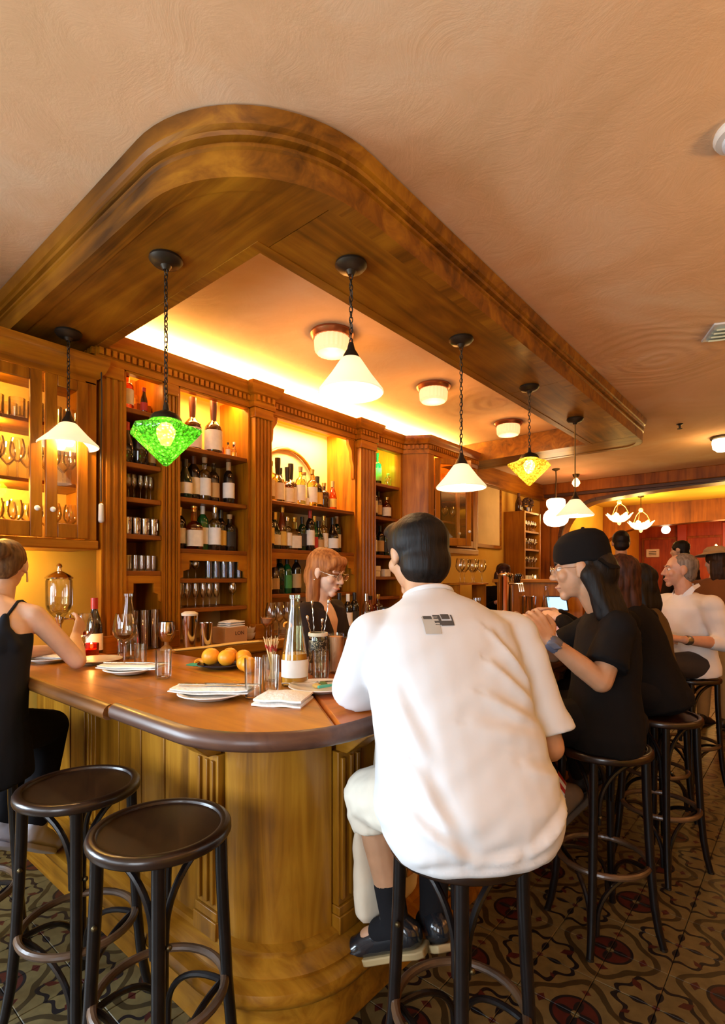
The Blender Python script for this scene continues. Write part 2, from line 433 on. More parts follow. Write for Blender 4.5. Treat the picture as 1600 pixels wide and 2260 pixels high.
MB().box(-3.3, 3.2, 8.17, 8.25, 2.70, 2.74).build('trim_2', plain('dark_arch_wood', (.06, .02, .006)), kind='structure')
# next room beyond the arch
REDW = wood('red_panel_wood', (.15, .022, .004), (.34, .055, .006), (.48, .10, .012), 'z', .45, .7, .1)
MB().box(-3.6, 3.4, 8.5, 13.6, 2.78, 2.95).build('ceiling_2', YEL, kind='structure')
MB().box(-3.5, -3.02, 8.5, 13.6, -.3, 2.78).build('wall_left_2', YEL, kind='structure')
MB().box(3.2, 3.4, 8.5, 13.6, -.3, 2.78).build('wall_right_2', REDW, kind='structure')
poly2 = [(-3.02, 2.0)]+[(-3.02+.9-.9*cos(radians(a)), 2.0+.38*sin(radians(a))) for a in range(10, 91, 10)]+[(-1.2, 2.42), (.8, 2.42), (1.9, 2.3), (3.2, 2.0), (3.2, 2.78), (-3.02, 2.78)]
MB().prism(poly2, 10.6, 10.85, 'y').build('trim_3', FARW, kind='structure')
MB().box(-3.5, 3.4, 13.35, 13.6, -.3, 2.78).build('wall_farther', REDW, kind='structure')
wfar = bpy.data.objects['wall_farther']
for x0, x1, z0, z1, mm in ((-2.9, -2.3, .2, 2.3, REDW), (-2.05, -1.45, .2, 2.3, REDW), (-1.2, -.2, 2.02, 2.28, plain('transom_dark', (.012, .010, .010), .15)), (-1.3, -.1, .2, 1.9, REDW)):
    f = MB().box(x0-.05, x1+.05, 13.31, 13.35, z0-.05, z1+.05).build('panel_frame', FARW, wfar, bevel=.008)
    MB().box(x0, x1, 13.295, 13.312, z0, z1).build('panel_field', mm, f, bevel=.004)
for x in (-2.15, -1.33): MB().box(x-.09, x+.09, 13.25, 13.35, 0, 2.6).build('pilaster', plain('red_painted_wood', (.40, .06, .02), .4), wfar, bevel=.01)
# framed plaster panel on the bar-side wall
PNL = plain('panel_cream', (.78, .56, .24), .7, noise=.1, nscale=3)
wl = E('wall_panel', 'framed cream plaster panel on the side wall past the back bar', 'panel', (-3.28, 6.48, 1.84))
pf = MB().box(-3.30, -3.27, 6.12, 6.84, 1.84, 1.89).box(-3.30, -3.27, 6.12, 6.84, 2.82, 2.86).box(-3.30, -3.27, 6.12, 6.16, 1.89, 2.82).box(-3.30, -3.27, 6.80, 6.84, 1.89, 2.82).build('panel_frame', CAB('y'), wl, bevel=.006)
MB().box(-3.30, -3.285, 6.16, 6.80, 1.89, 2.82).build('panel_field', PNL, pf)
MB().box(-3.3, -3.2, 5.6, 8.22, 2.66, 2.90).build('trim_4', CAB('y'), kind='structure', bevel=.01)
MB().box(-3.3, -3.28, 5.6, 8.2, 0, 1.0).build('baseboard_left', FARW, kind='structure')

# ------------------------------------------------------------------ canopy over the bar
cano = E('bar_canopy', 'long oak soffit hanging from the ceiling above the bar with a rounded corner', 'canopy', (-1.4, 1.1, 2.70))
XO, XI, YO, YI, ZB, ZT = -1.18, -1.62, .885, 1.30, 2.70, 2.90
outl = [(-3.3, YO)]+arc(XO-.52, YO+.52, .52, -90, 0, 18)+[(XO, 5.32)]+arc(XO-.22, 5.34, .22, 0, 90, 8)+[(-3.2, 5.56)]
MB().sweep(outl, [(0, ZB), (0, 2.785), (.008, 2.79), (.008, 2.80), (-.006, 2.806), (-.006, 2.814), (.014, 2.82), (.018, 2.832), (.006, 2.838), (.022, 2.85), (.030, 2.88), (.034, 2.895), (-.06, 2.895), (-.06, ZB)]).build('fascia', SOFF('x'), cano, smooth=28)
MB().sweep([(-3.2, 5.14), (XI, 5.14), (XI, YI), (-3.3, YI)], [(0, ZB), (0, 2.895), (-.05, 2.895), (-.05, ZB)]).build('inner_fascia', SOFF('y'), cano)
lb = [(-3.3, YO+.03), (XO-.52, YO+.03)]+arc(XO-.52, YO+.52, .49, -90, -12.4, 12)+[(XI, YI), (-3.3, YI)]
MB().prism(lb, ZB+.002, ZB+.03).build('soffit_board', SOFF('x'), cano)
MB().prism([(XI, YI+.004)]+arc(XO-.52, YO+.52, .49, -11.9, 0, 3)+[(XO-.03, 3.4), (XI, 3.4)], ZB+.003, ZB+.03).build('soffit_board', SOFF('y'), cano)
MB().prism([(XI, 3.404), (XO-.03, 3.404), (XO-.03, 5.14), (XI, 5.14)], ZB+.003, ZB+.03).build('soffit_board', SOFF('y'), cano)
MB().prism([(-3.2, 5.144), (XO-.03, 5.144), (XO-.03, 5.34)]+arc(XO-.22, 5.34, .19, 0, 90, 6)+[(-3.2, 5.53)], ZB+.003, ZB+.03).build('soffit_board', SOFF('x'), cano)

# ------------------------------------------------------------------ bar counter
bar = E('bar_counter', 'panelled oak bar front with a rounded corner column and moulded plinth', 'bar counter', (-1.49, 1.30, 0))
BX, BY, BR, BE = -1.24, 1.05, .25, 5.15
def bpath(off=0, r=BR): return [(-3.27, BY-off)]+arc(BX-BR, BY+BR, r+off, -90, 0, 16)+[(BX+off, BE)]
inner = [(-1.66, BE), (-1.66, 1.5), (-3.27, 1.5)]
MB().prism(bpath(-.02, BR)+inner, .20, 1.0).build('carcass', OAK('z'), bar)
MB().sweep(arc(BX-BR, BY+BR, BR, -90, 0, 18), [(0, .25), (0, 1.0), (-.03, 1.0), (-.03, .25)]).build('corner_column', OAK('z'), bar, smooth=60)
def pilaster_front(x0, x1, face, ax):
    """a stile on the bar front with two raised reeds"""
    m = MB()
    def bx(a, b, out, z0, z1, dep=.03):
        return m.box(a, b, face-out, face+dep, z0, z1) if ax == 'x' else m.box(face-dep, face+out, a, b, z0, z1)
    bx(x0, x1, .022, .34, .86); w_ = x1-x0
    for q in (.16, .52, .80): bx(x0+w_*q-.008, x0+w_*q+.008, .032, .36, .84)
    bx(x0-.006, x1+.006, .036, .25, .31); bx(x0-.003, x1+.003, .030, .31, .34)
    m.build('pilaster', OAK('z'), bar, bevel=.003)
    c = MB(); pr = [(0, .86), (.05, .86), (.07, .875), (.10, .90), (.14, .93), (.21, .96), (.24, .985), (.24, 1.0), (0, 1.0)]
    if ax == 'x': c.prism([(face-o, z) for o, z in pr], x0+.01, x1-.01, 'x')
    else: c.prism([(face+o, z) for o, z in pr], x0+.01, x1-.01, 'y')
    c.build('corbel', OAK('x' if ax == 'y' else 'y'), bar, bevel=.003)
for x in (-1.62, -2.55): pilaster_front(x, x+.12, BY, 'x')
for y in (1.31, 2.30, 3.30, 4.30): pilaster_front(y, y+.12, BX, 'y')
for x0, x1 in ((-2.42, -2.24), (-2.235, -2.05), (-2.045, -1.87), (-1.865, -1.63), (-2.74, -2.56), (-2.94, -2.75)):
    MB().box(x0+.002, x1-.002, BY-.006, BY+.03, .26, .99).build('panel_board', OAK('z'), bar, bevel=.004)
for y0, y1 in ((1.45, 1.86), (1.87, 2.28), (2.44, 2.86), (2.87, 3.28), (3.44, 3.86), (3.87, 4.28), (4.44, 5.13)):
    MB().box(BX-.03, BX+.004, y0, y1, .26, .99).build('panel_board', OAK('z'), bar, bevel=.004)
MB().sweep(bpath(), [(0, .20), (.075, .20), (.078, .215), (.055, .232), (.03, .245), (.028, .262), (0, .27)]).build('base_moulding', OAK('x'), bar, smooth=30)
MB().sweep(bpath(), [(-.1, 0), (.085, 0), (.085, .13), (.098, .138), (.118, .15), (.126, .172), (.118, .194), (.09, .206), (-.1, .206)]).build('plinth', OAK('x'), bar, smooth=40)
# drip of the worn kick marks is left to the wood; the counter top is its own thing
topg = E('countertop', 'polished brown wooden bar top with a rounded corner and dark nosed edge', 'bar top', (-1.3, 1.1, 1.0))
TX, TY, TR = -.96, .77, .36
def top_board(poly, m, dz=0, em=EDGE):
    o = MB().prism(poly, 1.002, 1.05+dz).build('top_board', m, topg, bevel=.012, seg=3, smooth=50); return o
top_board([(-3.3, TY-.012), (-1.70, TY-.012), (-1.70, 1.27), (-2.62, 1.27), (-3.3, 1.27)], TOPW('x'), -.004)
top_board([(-1.698, TY)]+arc(TX-TR, TY+TR, TR, -90, -14, 16)+[(-1.62, 1.50), (-2.62, 1.50), (-2.62, 1.272), (-1.698, 1.272)], TOPW('x'))
top_board(arc(TX-TR, TY+TR, TR, -13.6, 0, 3)+[(TX, 5.35), (-1.62, 5.35), (-1.62, 1.503)], TOPR)
# darker nosing strip along the edge, proud of the boards by a hair
nose = [(-3.3, TY-.012), (-1.705, TY-.012)]
prof = [(-.012, 1.0005), (.004, 1.003), (.012, 1.012), (.014, 1.024), (.010, 1.038), (.0, 1.0475), (-.012, 1.0512)]
MB().sweep([(-1.695, TY)]+arc(TX-TR, TY+TR, TR, -90, 0, 20)+[(TX, 5.35)], prof).build('nosing', EDGE, topg, smooth=60)
MB().sweep(nose, [(o, z-.004) for o, z in prof]).build('nosing', wood('nosing_brown_wood', (.06, .022, .006), (.15, .055, .012), (.24, .095, .02), 'x', .28, .8, .08, .2), topg, smooth=60)

# ------------------------------------------------------------------ back bar
WX, FX = -3.3, -2.95
def panel_box(m, y0, y1, z0, z1, x0=None, x1=None): return m.box(x0, x1, y0, y1, z0, z1)
bc = E('back_counter', 'low wooden back counter behind the bar with a raised front lip', 'counter', (-2.9, 3.4, 0))
MB().box(WX+.03, -2.66, 1.275, 5.5, .1, .985).build('carcass', CAB('z'), bc)
MB().box(WX+.03, -2.63, 1.275, 5.52, .985, 1.03).build('worktop', TOPW('y'), bc, bevel=.006)
MB().box(-2.66, -2.625, 1.505, 5.52, .99, 1.052).build('front_lip', TOPW('y'), bc, bevel=.008)
MB().box(WX+.03, -2.70, 1.275, 5.5, 0, .1).build('kick_board', DARKW, bc)
for k_ in range(6):
    y0 = 1.56+k_*.65
    d = MB().box(-2.665, -2.638, y0, y0+.60, .15, .94).build('door', CAB('z'), bc, bevel=.004)
    MB().ell((-2.625, y0+.54, .70), .014, nu=10, nv=6).build('knob', BRASS, d)
def unit(name, label, y0, y1, shelves, zb, zt, x=FX, back=None, alcove=None, group=None):
    t = E(name, label, 'shelf', ((WX+x)/2, (y0+y1)/2, zb), group=group)
    MB().box(WX+.003, WX+.02, y0, y1, zb, zt).build('back_panel', back or CAB('z'), t)
    MB().box(WX+.02, x, y0, y0+.018, zb, zt).build('side_panel', CAB('z'), t)
    MB().box(WX+.02, x, y1-.018, y1, zb, zt).build('side_panel', CAB('z'), t)
    for z in shelves:
        MB().box(WX+.021, x-.012, y0+.019, y1-.019, z-.028, z).build('shelf', SHELFW, t, bevel=.004)
    if alcove:
        za = alcove; yc0, yc1 = y0+.019, y1-.019; wd = yc1-yc0; b_ = min(.07, wd*.22)
        pr = [(yc0, za), (yc0, za-.16), (yc0+b_*.35, za-.15), (yc0+b_*.4, za-.11), (yc0+b_, za-.10), (yc0+b_, za-.045), (yc1-b_, za-.045), (yc1-b_, za-.10), (yc1-b_*.4, za-.11), (yc1-b_*.35, za-.15), (yc1, za-.16), (yc1, za)]
        MB().prism(pr, x-.03, x-.012, 'x').build('apron', CAB('y'), t, bevel=.002)
    return t
CP = 2.62   # underside of the cornice
GOLDB = plain('gold_back_panel', (.70, .42, .12), .6, noise=.1, nscale=4)
CREAMB = plain('cream_back_panel', (.80, .62, .33), .6, noise=.08, nscale=3)
u1 = unit('narrow_shelf_unit', 'narrow back bar shelf bay beside the glazed wall cupboard', 1.40, 1.655, (2.42, 2.11, 1.91, 1.70, 1.49), 1.03, 2.70, alcove=1.462)
u2 = unit('tall_shelf_unit', 'tall back bar shelf bay between the green lamp and the fluted column', 1.735, 2.285, (2.27, 1.95, 1.63, 1.445, 1.26), 1.03, 2.70, alcove=1.602, back=GOLDB)
u3 = unit('wide_shelf_unit', 'wide central back bar bay with an arched moulding behind its bottles', 2.44, 3.40, (2.01, 1.66, 1.33), 1.03, 2.70, alcove=1.632, back=CREAMB)
u4 = unit('green_lit_shelf_unit', 'narrow back bar bay lit green at its top shelf', 3.61, 4.05, (2.30, 2.0, 1.655, 1.46, 1.28), 1.03, 2.70, back=plain('pale_back_panel', (.72, .74, .62), .6))
hoop = [(-3.26, 2.90+.37*cos(radians(a)), 2.03+.47*sin(radians(a))) for a in range(0, 181, 9)]
MB().tube(hoop, .014, 8).build('arch_moulding', CAB('y'), u3)
for ys in (1, -1):
    yy = 2.46 if ys == 1 else 3.38
    pr = [(yy, 2.62), (yy+ys*.075, 2.62), (yy+ys*.07, 2.57), (yy+ys*.035, 2.52), (yy+ys*.03, 2.44), (yy+ys*.012, 2.40), (yy+ys*.012, 2.30), (yy, 2.28)]
    MB().prism(pr, -2.99, -2.955, 'x').build('bracket', CAB('z'), u3, bevel=.003)
for u_, y0, y1 in ((u1, 1.40, 1.655), (u2, 1.735, 2.285), (u3, 2.44, 3.40), (u4, 3.61, 4.05)):
    MB().box(-3.0, FX, y0, y1, CP-.01, 2.70).build('top_rail', CAB('y'), u_, bevel=.003)
# fluted pilasters
def pilaster(y0, y1, x, label, z1=CP, z0=1.03, n=4):
    t = E('fluted_pilaster', label, 'column', (x-.02, (y0+y1)/2, z0))
    m = MB(); w_ = (y1-y0); st = w_/n; pr = [(x-.05, y0)]
    for k_ in range(n):
        a = y0+k_*st; pr += [(x, a+.10*st), (x, a+.30*st), (x-.010, a+.42*st), (x-.010, a+.72*st), (x, a+.84*st)]
    pr += [(x, y1-.001), (x-.05, y1)]
    m.prism(pr, z0+.1, z1-.07).build('fluted_shaft', CAB('z'), t)
    MB().box(x-.05, x+.014, y0-.008, y1+.008, z0, z0+.1).build('base', CAB('y'), t, bevel=.005)
    MB().box(x-.05, x+.012, y0-.006, y1+.006, z1-.07, z1).build('capital', CAB('y'), t, bevel=.006)
    return t
pilaster(1.275, 1.398, FX, 'reeded wooden pilaster beside the glazed wall cupboard', n=3)
pilaster(1.657, 1.733, FX, 'slim fluted pilaster between the narrow and the tall shelf bays', n=3)
pilaster(2.287, 2.438, -2.905, 'broad fluted pilaster left of the arched bottle bay', n=5)
pilaster(3.402, 3.608, -2.905, 'fluted pilaster right of the arched bottle bay', n=5)
# cornice
corn = E('back_bar_cornice', 'moulded wooden cornice with dentils running along the back bar top', 'cornice', (-2.95, 3.2, CP))
cp_ = [(WX, 1.255), (FX, 1.255), (FX, 2.275), (-2.895, 2.275), (-2.895, 2.452), (FX, 2.452), (FX, 3.39), (-2.895, 3.39), (-2.895, 3.62), (FX, 3.62), (FX, 4.07), (-2.75, 4.20), (-2.75, 5.15), (-2.95, 5.5), (WX, 5.5)]
MB().sweep(cp_, [(0, CP), (.008, CP), (.008, 2.655), (.004, 2.66), (.004, 2.70), (.022, 2.71), (.028, 2.725), (.036, 2.735), (.048, 2.76), (.052, 2.782), (-.03, 2.782), (-.03, CP)]).build('moulding', CAB('y'), corn, smooth=30)
dn = MB()
for (xa, ya), (xb, yb) in zip(cp_[:-1], cp_[1:]):
    L = sqrt((xb-xa)**2+(yb-ya)**2)
    if L < .1: continue
    n_ = int(L/.036); dx, dy = (xb-xa)/L, (yb-ya)/L
    for i in range(n_):
        q = (i+.5)*L/n_; c_ = V((xa+dx*q+dy*.012, ya+dy*q-dx*.012, 2.681)); dn.obox(c_, V((dx,dy,0))*.011, V((dy,-dx,0))*.010, (0,0,.018))
dn.build('dentils', CAB('y'), corn, kind='stuff', smooth=0)
# protruding end cupboard with glazed doors, one standing ajar
ec = E('end_cupboard', 'tall glazed corner cupboard at the far end of the back bar, one door ajar', 'cupboard', (-3.0, 4.6, 1.72))
MB().box(WX+.003, WX+.02, 4.1, 5.16, 1.72, 2.62).build('back_panel', CAB('z'), ec)
MB().prism([(FX-.3, 4.06), (FX, 4.07), (-2.75, 4.20), (-2.75, 4.30), (-2.78, 4.30), (-2.78, 4.21), (FX, 4.09), (FX-.3, 4.09)], 1.70, 2.62).build('corner_stile', CAB('z'), ec)
MB().box(WX+.02, -2.75, 5.12, 5.16, 1.72, 2.62).build('side_panel', CAB('z'), ec)
MB().box(WX, -2.74, 4.12, 5.17, 1.69, 1.75).build('bottom_board', CAB('y'), ec, bevel=.008)
for z in (2.02, 2.32): MB().box(WX+.02, -2.80, 4.22, 5.11, z-.02, z).build('shelf', SHELFW, ec)
def glazed_door(parent, y0, y1, z0, z1, x, ang=0, hinge=0, knob=1, nm='door'):
    f = MB(); s_ = .055
    w_ = y1-y0
    f.box(-.011, .011, 0, s_, 0, z1-z0).box(-.011, .011, w_-s_, w_, 0, z1-z0).box(-.011, .011, s_, w_-s_, 0, s_+.02).box(-.011, .011, s_, w_-s_, z1-z0-s_, z1-z0)
    d = f.build(nm, CAB('z'), parent, world=False, bevel=.004)
    base = V((x, y0 if not hinge else y1, z0))
    g = MB().box(-.002, .002, s_-.004, w_-s_+.004, s_+.016, z1-z0-s_+.004).build('pane', PANE, d, world=False, smooth=0)
    MB().ell((.026, w_-.028 if knob > 0 else .028, .14), .014, nu=10, nv=6).build('knob', WHITEP, d, world=False)
    L = wloc(parent)
    if hinge:
        for o in (d, g): pass
        d.location = base-L; d.rotation_euler = (0, 0, ang); 
        for o in [d]+list(d.children):
            me = o.data; me.transform(Matrix.Translation((0, -w_, 0)))
    else: d.location = base-L; d.rotation_euler = (0, 0, ang)
    return d
glazed_door(ec, 4.32, 4.71, 1.76, 2.60, -2.755, ang=-.55, knob=1)
glazed_door(ec, 4.72, 5.11, 1.76, 2.60, -2.755, knob=-1)
# wall cupboard on the left with two glazed doors
lc = E('wall_cupboard', 'glazed wooden wall cupboard full of glasses at the left edge', 'cupboard', (-3.1, .72, 1.60))
MB().box(WX+.003, WX+.02, -.1, 1.25, 1.62, 2.55).build('back_panel', GOLDB, lc)
MB().box(WX+.02, FX-.02, 1.225, 1.25, 1.62, 2.52).build('side_panel', CAB('z'), lc)
MB().box(WX+.02, FX-.02, -.1, -.075, 1.62, 2.52).build('side_panel', CAB('z'), lc)
MB().box(WX+.003, FX+.012, -.11, 1.262, 1.60, 1.65).build('bottom_board', CAB('y'), lc, bevel=.008)
MB().box(WX+.02, FX, .555, .595, 1.65, 2.5).build('stile', CAB('z'), lc)
MB().box(FX-.03, FX, 1.195, 1.255, 1.65, 2.5).build('stile', CAB('z'), lc, bevel=.003)
for z in (1.945, 2.245): MB().box(WX+.02, FX-.03, -.07, 1.22, z-.018, z).build('shelf', SHELFW, lc, bevel=.002)
MB().box(WX+.003, FX, -.1, 1.255, 2.49, 2.57).build('top_rail', CAB('y'), lc)
MB().sweep([(FX, -.1), (FX, 1.262), (WX, 1.262)], [(0, 2.52), (.01, 2.53), (.03, 2.56), (.045, 2.60), (.048, 2.63), (0, 2.63)]).build('cornice', CAB('y'), lc, smooth=30)
glazed_door(lc, .595, .985, 1.655, 2.485, FX+.006, knob=1)
glazed_door(lc, 1.0, 1.205, 1.655, 2.485, FX+.006, knob=-1)
# lights fitted inside the cupboards
for nm, loc, pw, col in (('cupboard_light', (-3.05, .80, 2.44), 9, (1, .60, .14)), ('cupboard_light', (-3.05, .80, 2.20), 18, (1, .60, .14)), ('cupboard_light', (-3.05, .80, 1.90), 26, (1, .60, .14)), ('undercupboard_light', (-3.15, .85, 1.55), 7.0, (1, .68, .14)),
    ('shelf_light', (-3.10, 1.52, 2.62), 1.2, (1, .50, .12))):
    light(nm, 'POINT', loc, pw, col, .03)
light('shelf_light', 'AREA', (-3.08, 2.01, 2.68), 9, (1, .60, .18), .06, (0, 0, 0), .50)
light('shelf_light', 'AREA', (-3.10, 2.92, 2.68), 26, (1, .66, .24), .08, (0, 0, 0), .85)
light('green_light', 'AREA', (-3.0, 3.80, 2.52), 5.0, (.01, 1, .12), .20, (0, pi/2, 0), .34)
light('green_light', 'POINT', (-3.08, 3.98, 2.50), .3, (1, .9, .1), .03)
# ------------------------------------------------------------------ lamps
def shade_mat(name, col, es, trans=.5, base=(.9, .86, .78)):
    m, t, b = nt(name); t.nodes.remove(b); out = t.nodes['Material Output']
    df = _n(t, 'ShaderNodeBsdfDiffuse'); df.inputs[0].default_value = c4(base)
    tl = _n(t, 'ShaderNodeBsdfTranslucent'); tl.inputs[0].default_value = c4(base)
    gl = _n(t, 'ShaderNodeBsdfGlossy', i_Roughness=.15)
    m1 = _n(t, 'ShaderNodeMixShader'); m1.inputs[0].default_value = trans
    t.links.new(df.outputs[0], m1.inputs[1]); t.links.new(tl.outputs[0], m1.inputs[2])
    m2 = _n(t, 'ShaderNodeMixShader'); m2.inputs[0].default_value = .05
    t.links.new(m1.outputs[0], m2.inputs[1]); t.links.new(gl.outputs[0], m2.inputs[2])
    em = _n(t, 'ShaderNodeEmission'); em.inputs[0].default_value = c4(col); em.inputs[1].default_value = es
    ad = _n(t, 'ShaderNodeAddShader'); t.links.new(m2.outputs[0], ad.inputs[0]); t.links.new(em.outputs[0], ad.inputs[1])
    t.links.new(ad.outputs[0], out.inputs[0]); return m
OPAL = shade_mat('opal_glass', (1, .76, .46), .42)
GLOBE = shade_mat('globe_glass', (1, .82, .55), 3.5)
BULB = plain('lit_bulb', (1, .9, .7), .4, emit=(1, .86, .6), es=60)
def crackle(name, tint, em, es):
    m, t, b = nt(name); t.nodes.remove(b); out = t.nodes['Material Output']
    tc = _n(t, 'ShaderNodeTexCoord'); vo = _n(t, 'ShaderNodeTexVoronoi', i_Scale=85.0); t.links.new(tc.outputs['Object'], vo.inputs['Vector'])
    bp = _n(t, 'ShaderNodeBump', i_Strength=.8, i_Distance=.006); t.links.new(vo.outputs['Distance'], bp.inputs['Height'])
    tr = _n(t, 'ShaderNodeBsdfTransparent'); tl = _n(t, 'ShaderNodeBsdfTranslucent')
    cr = ramp(t, vo.outputs['Distance'], [(.10, tuple(min(1, x*1.5+.12) for x in tint)), (.30, tint), (.65, tuple(x*.35 for x in tint))])
    t.links.new(cr, tr.inputs[0]); t.links.new(cr, tl.inputs[0]); t.links.new(bp.outputs[0], tl.inputs['Normal'])
    gl = _n(t, 'ShaderNodeBsdfGlossy', i_Roughness=.08); t.links.new(bp.outputs[0], gl.inputs['Normal'])
    m1 = _n(t, 'ShaderNodeMixShader'); m1.inputs[0].default_value = .35
    t.links.new(tr.outputs[0], m1.inputs[1]); t.links.new(tl.outputs[0], m1.inputs[2])
    m2 = _n(t, 'ShaderNodeMixShader'); m2.inputs[0].default_value = .10; t.links.new(m1.outputs[0], m2.inputs[1]); t.links.new(gl.outputs[0], m2.inputs[2])
    e = _n(t, 'ShaderNodeEmission'); e.inputs[0].default_value = c4(em); e.inputs[1].default_value = es
    ad = _n(t, 'ShaderNodeAddShader'); t.links.new(m2.outputs[0], ad.inputs[0]); t.links.new(e.outputs[0], ad.inputs[1])
    t.links.new(ad.outputs[0], out.inputs[0]); return m
GREENG = crackle('green_crackle_glass', (.10, .72, .02), (.04, .42, .004), .03)
AMBERG = crackle('amber_crackle_glass', (1, .68, .05), (.95, .45, .01), .22)
def chain_mesh(z0, z1, lk=.026, wd=.0075, wr=.0021):
    m = MB(); n_ = max(2, int((z1-z0)/(lk*.78))); st = (z1-z0)/n_
    for i in range(n_):
        z = z0+(i+.5)*st; a = (pi/2)*(i % 2)+.3
        pts = [V((cos(a)*wd*cos(q), sin(a)*wd*cos(q), z+lk/2*1.05*sin(q))) for q in [2*pi*k_/10 for k_ in range(10)]]
        m.tube(pts, wr, 5, closed=True)
    return m
def pendant(x, y, ztop, label, kind, z_rim, w_, hgt, cord=False, powr=9.0, grp='pendant lamps under the bar canopy'):
    t = E('pendant_lamp', label, 'lamp', (x, y, ztop), group=grp)
    MB().lathe([(0, .001), (.062, .001), (.064, -.008), (.052, -.022), (.022, -.030), (.012, -.045), (0, -.045)], 24).build('ceiling_rose', DBRONZE, t, world=False)
    zt = z_rim+hgt-ztop
    if cord: MB().tube([(0,0,-.04), (0,0,zt+.05)], .005, 8).build('stem', BRASS, t, world=False)
    else:
        chain_mesh(zt+.055, -.042).build('chain', DBRONZE, t, world=False)
        MB().tube([(.006*cos(i*1.1), .006*sin(i*1.1), -.042+(zt+.05+.042)*i/24) for i in range(25)], .0022, 5).build('flex', plain('black_flex', (.02, .016, .012), .5), t, world=False)
    zr = z_rim-ztop; R = w_/2
    if kind == 'white':
        MB().lathe([(0, zt+.06), (.010, zt+.06), (.016, zt+.035), (.030, zt+.012), (.034, zt), (0, zt)], 20).build('shade_holder', DBRONZE, t, world=False)
        MB().lathe([(.030, zt), (.040, zt-.004), (.036+(R-.036)*.5, zr+hgt*.5), (R*.985, zr+.010), (R, zr+.004), (R-.004, zr), (R*.96, zr+.006), (.030+(R-.036)*.5, zr+hgt*.49), (.034, zt-.012), (.028, zt-.006)], 40).build('glass_shade', OPAL, t, world=False, smooth=60)
        bz = zr+hgt*.28
        MB().lathe([(0, bz-.036), (.02, bz-.030), (.028, bz-.008), (.022, bz+.018), (.013, bz+.04), (0, bz+.04)], 14).build('bulb', BULB, t, world=False)
        light('pendant_bulb', 'POINT', (x, y, z_rim+hgt*.40), powr*3, WARM, .03)
    else:
        MB().lathe([(0, zt+.06), (.008, zt+.06), (.014, zt+.03), (.05, zt+.012), (R*.42, zt-.004), (R*.44, zt-.012), (0, zt-.010)], 20).build('shade_cap', DBRONZE, t, world=False)
        zw = zr
        pr = [(R*.40, zt-.010), (R*.55, zw+.030), (R*.97, zw+.010), (R, zw), (R*.96, zw-.010), (R*.52, zw-.068*w_/.28), (.012, zw-.128*w_/.28), (0, zw-.132*w_/.28)]
        MB().lathe(pr, 6, rot=radians(40)).build('glass_shade', GREENG if kind == 'green' else AMBERG, t, world=False, smooth=0)
        MB().lathe([(0, zw-.055), (.018, zw-.05), (.034, zw-.015), (.036, zw+.01), (.018, zw+.034), (0, zw+.036)], 14).build('bulb', BULB, t, world=False)
        light('pendant_bulb', 'POINT', (x, y, z_rim-.005), powr*(.14 if kind == 'green' else .35), (.35, 1, .15) if kind == 'green' else (1, .6, .1), .03)
    return t
pendant(-2.89, 1.09, 2.70, 'white cone glass pendant in front of the glazed wall cupboard', 'white', 2.12, .285, .118, powr=18)
pendant(-1.93, 1.085, 2.70, 'green crackled glass pointed pendant on a chain', 'green', 2.02, .285, .055)
pendant(-1.40, 1.58, 2.70, 'largest looking white cone pendant, hung high beside the canopy inner corner', 'white', 2.185, .262, .14, powr=6)
pendant(-1.40, 2.45, 2.70, 'white cone pendant hanging low above the seated man in white', 'white', 1.918, .262, .125, powr=9)
pendant(-1.41, 3.35, 2.70, 'amber crackled glass pointed pendant', 'amber', 2.185, .285, .055)
pendant(-1.42, 4.26, 2.70, 'farthest white cone pendant on a straight stem beside the double globe lamp', 'white', 1.935, .285, .13, cord=True, powr=8)
# double globe lamp
t = E('globe_lamp', 'double opal glass globe pendant like a gourd near the far end', 'lamp', (-2.60, 7.05, 2.90))
MB().lathe([(0,0), (.05,0), (.05,-.012), (.01,-.03), (0,-.03)], 16).build('ceiling_rose', BRASS, t, world=False)
MB().tube([(0,0,-.02), (.004,0,-.15), (-.004,0,-.26), (0,0,-.40)], .008, 6).build('cord', BRASS, t, world=False)
MB().lathe([(0,-.40), (.09,-.40), (.115,-.415), (.123,-.45), (.118,-.49), (.095,-.525), (.09,-.54), (.125,-.565), (.155,-.61), (.163,-.66), (.150,-.71), (.11,-.75), (.05,-.768), (0,-.77)], 28).build('glass_globe', GLOBE, t, world=False, smooth=80)
light('globe_light', 'POINT', (-2.60, 7.05, 2.30), 25, WARM, .2)
# flush lights on the ceiling inside the canopy
RIB = shade_mat('ribbed_glass', (1, .58, .24), .75)
COPPER = plain('copper_ring', (.55, .20, .08), .3, .9)
for i, (x, y, lb_) in enumerate(((-2.17, 2.28, 'nearest flush drum light with a copper ring inside the canopy'), (-2.18, 3.40, 'middle flush drum light with a copper ring inside the canopy'), (-2.16, 4.65, 'farthest flush drum light inside the canopy, behind the amber lamp'))):
    t = E('ceiling_light', lb_, 'lamp', (x, y, 2.90), group='flush drum lights inside the canopy')
    MB().lathe([(0,0), (.128,0), (.130,-.012), (.118,-.03), (.112,-.035), (0,-.035)], 28).build('metal_ring', COPPER, t, world=False)
    n_ = 48; m = MB(); pr = [(.104, -.034), (.108, -.05), (.104, -.105), (.09, -.122), (0, -.126)]
    m.lathe(pr, n_)
    for k_, (px, py, pz_) in enumerate(m.v):
        if px*px+py*py > .005 and k_ % 2: m.v[k_] = (px*.965, py*.965, pz_)
    m.build('glass_drum', RIB, t, world=False, smooth=20)
    light('drum_light', 'POINT', (x, y, 2.70), 7, (1, .45, .12), .06)
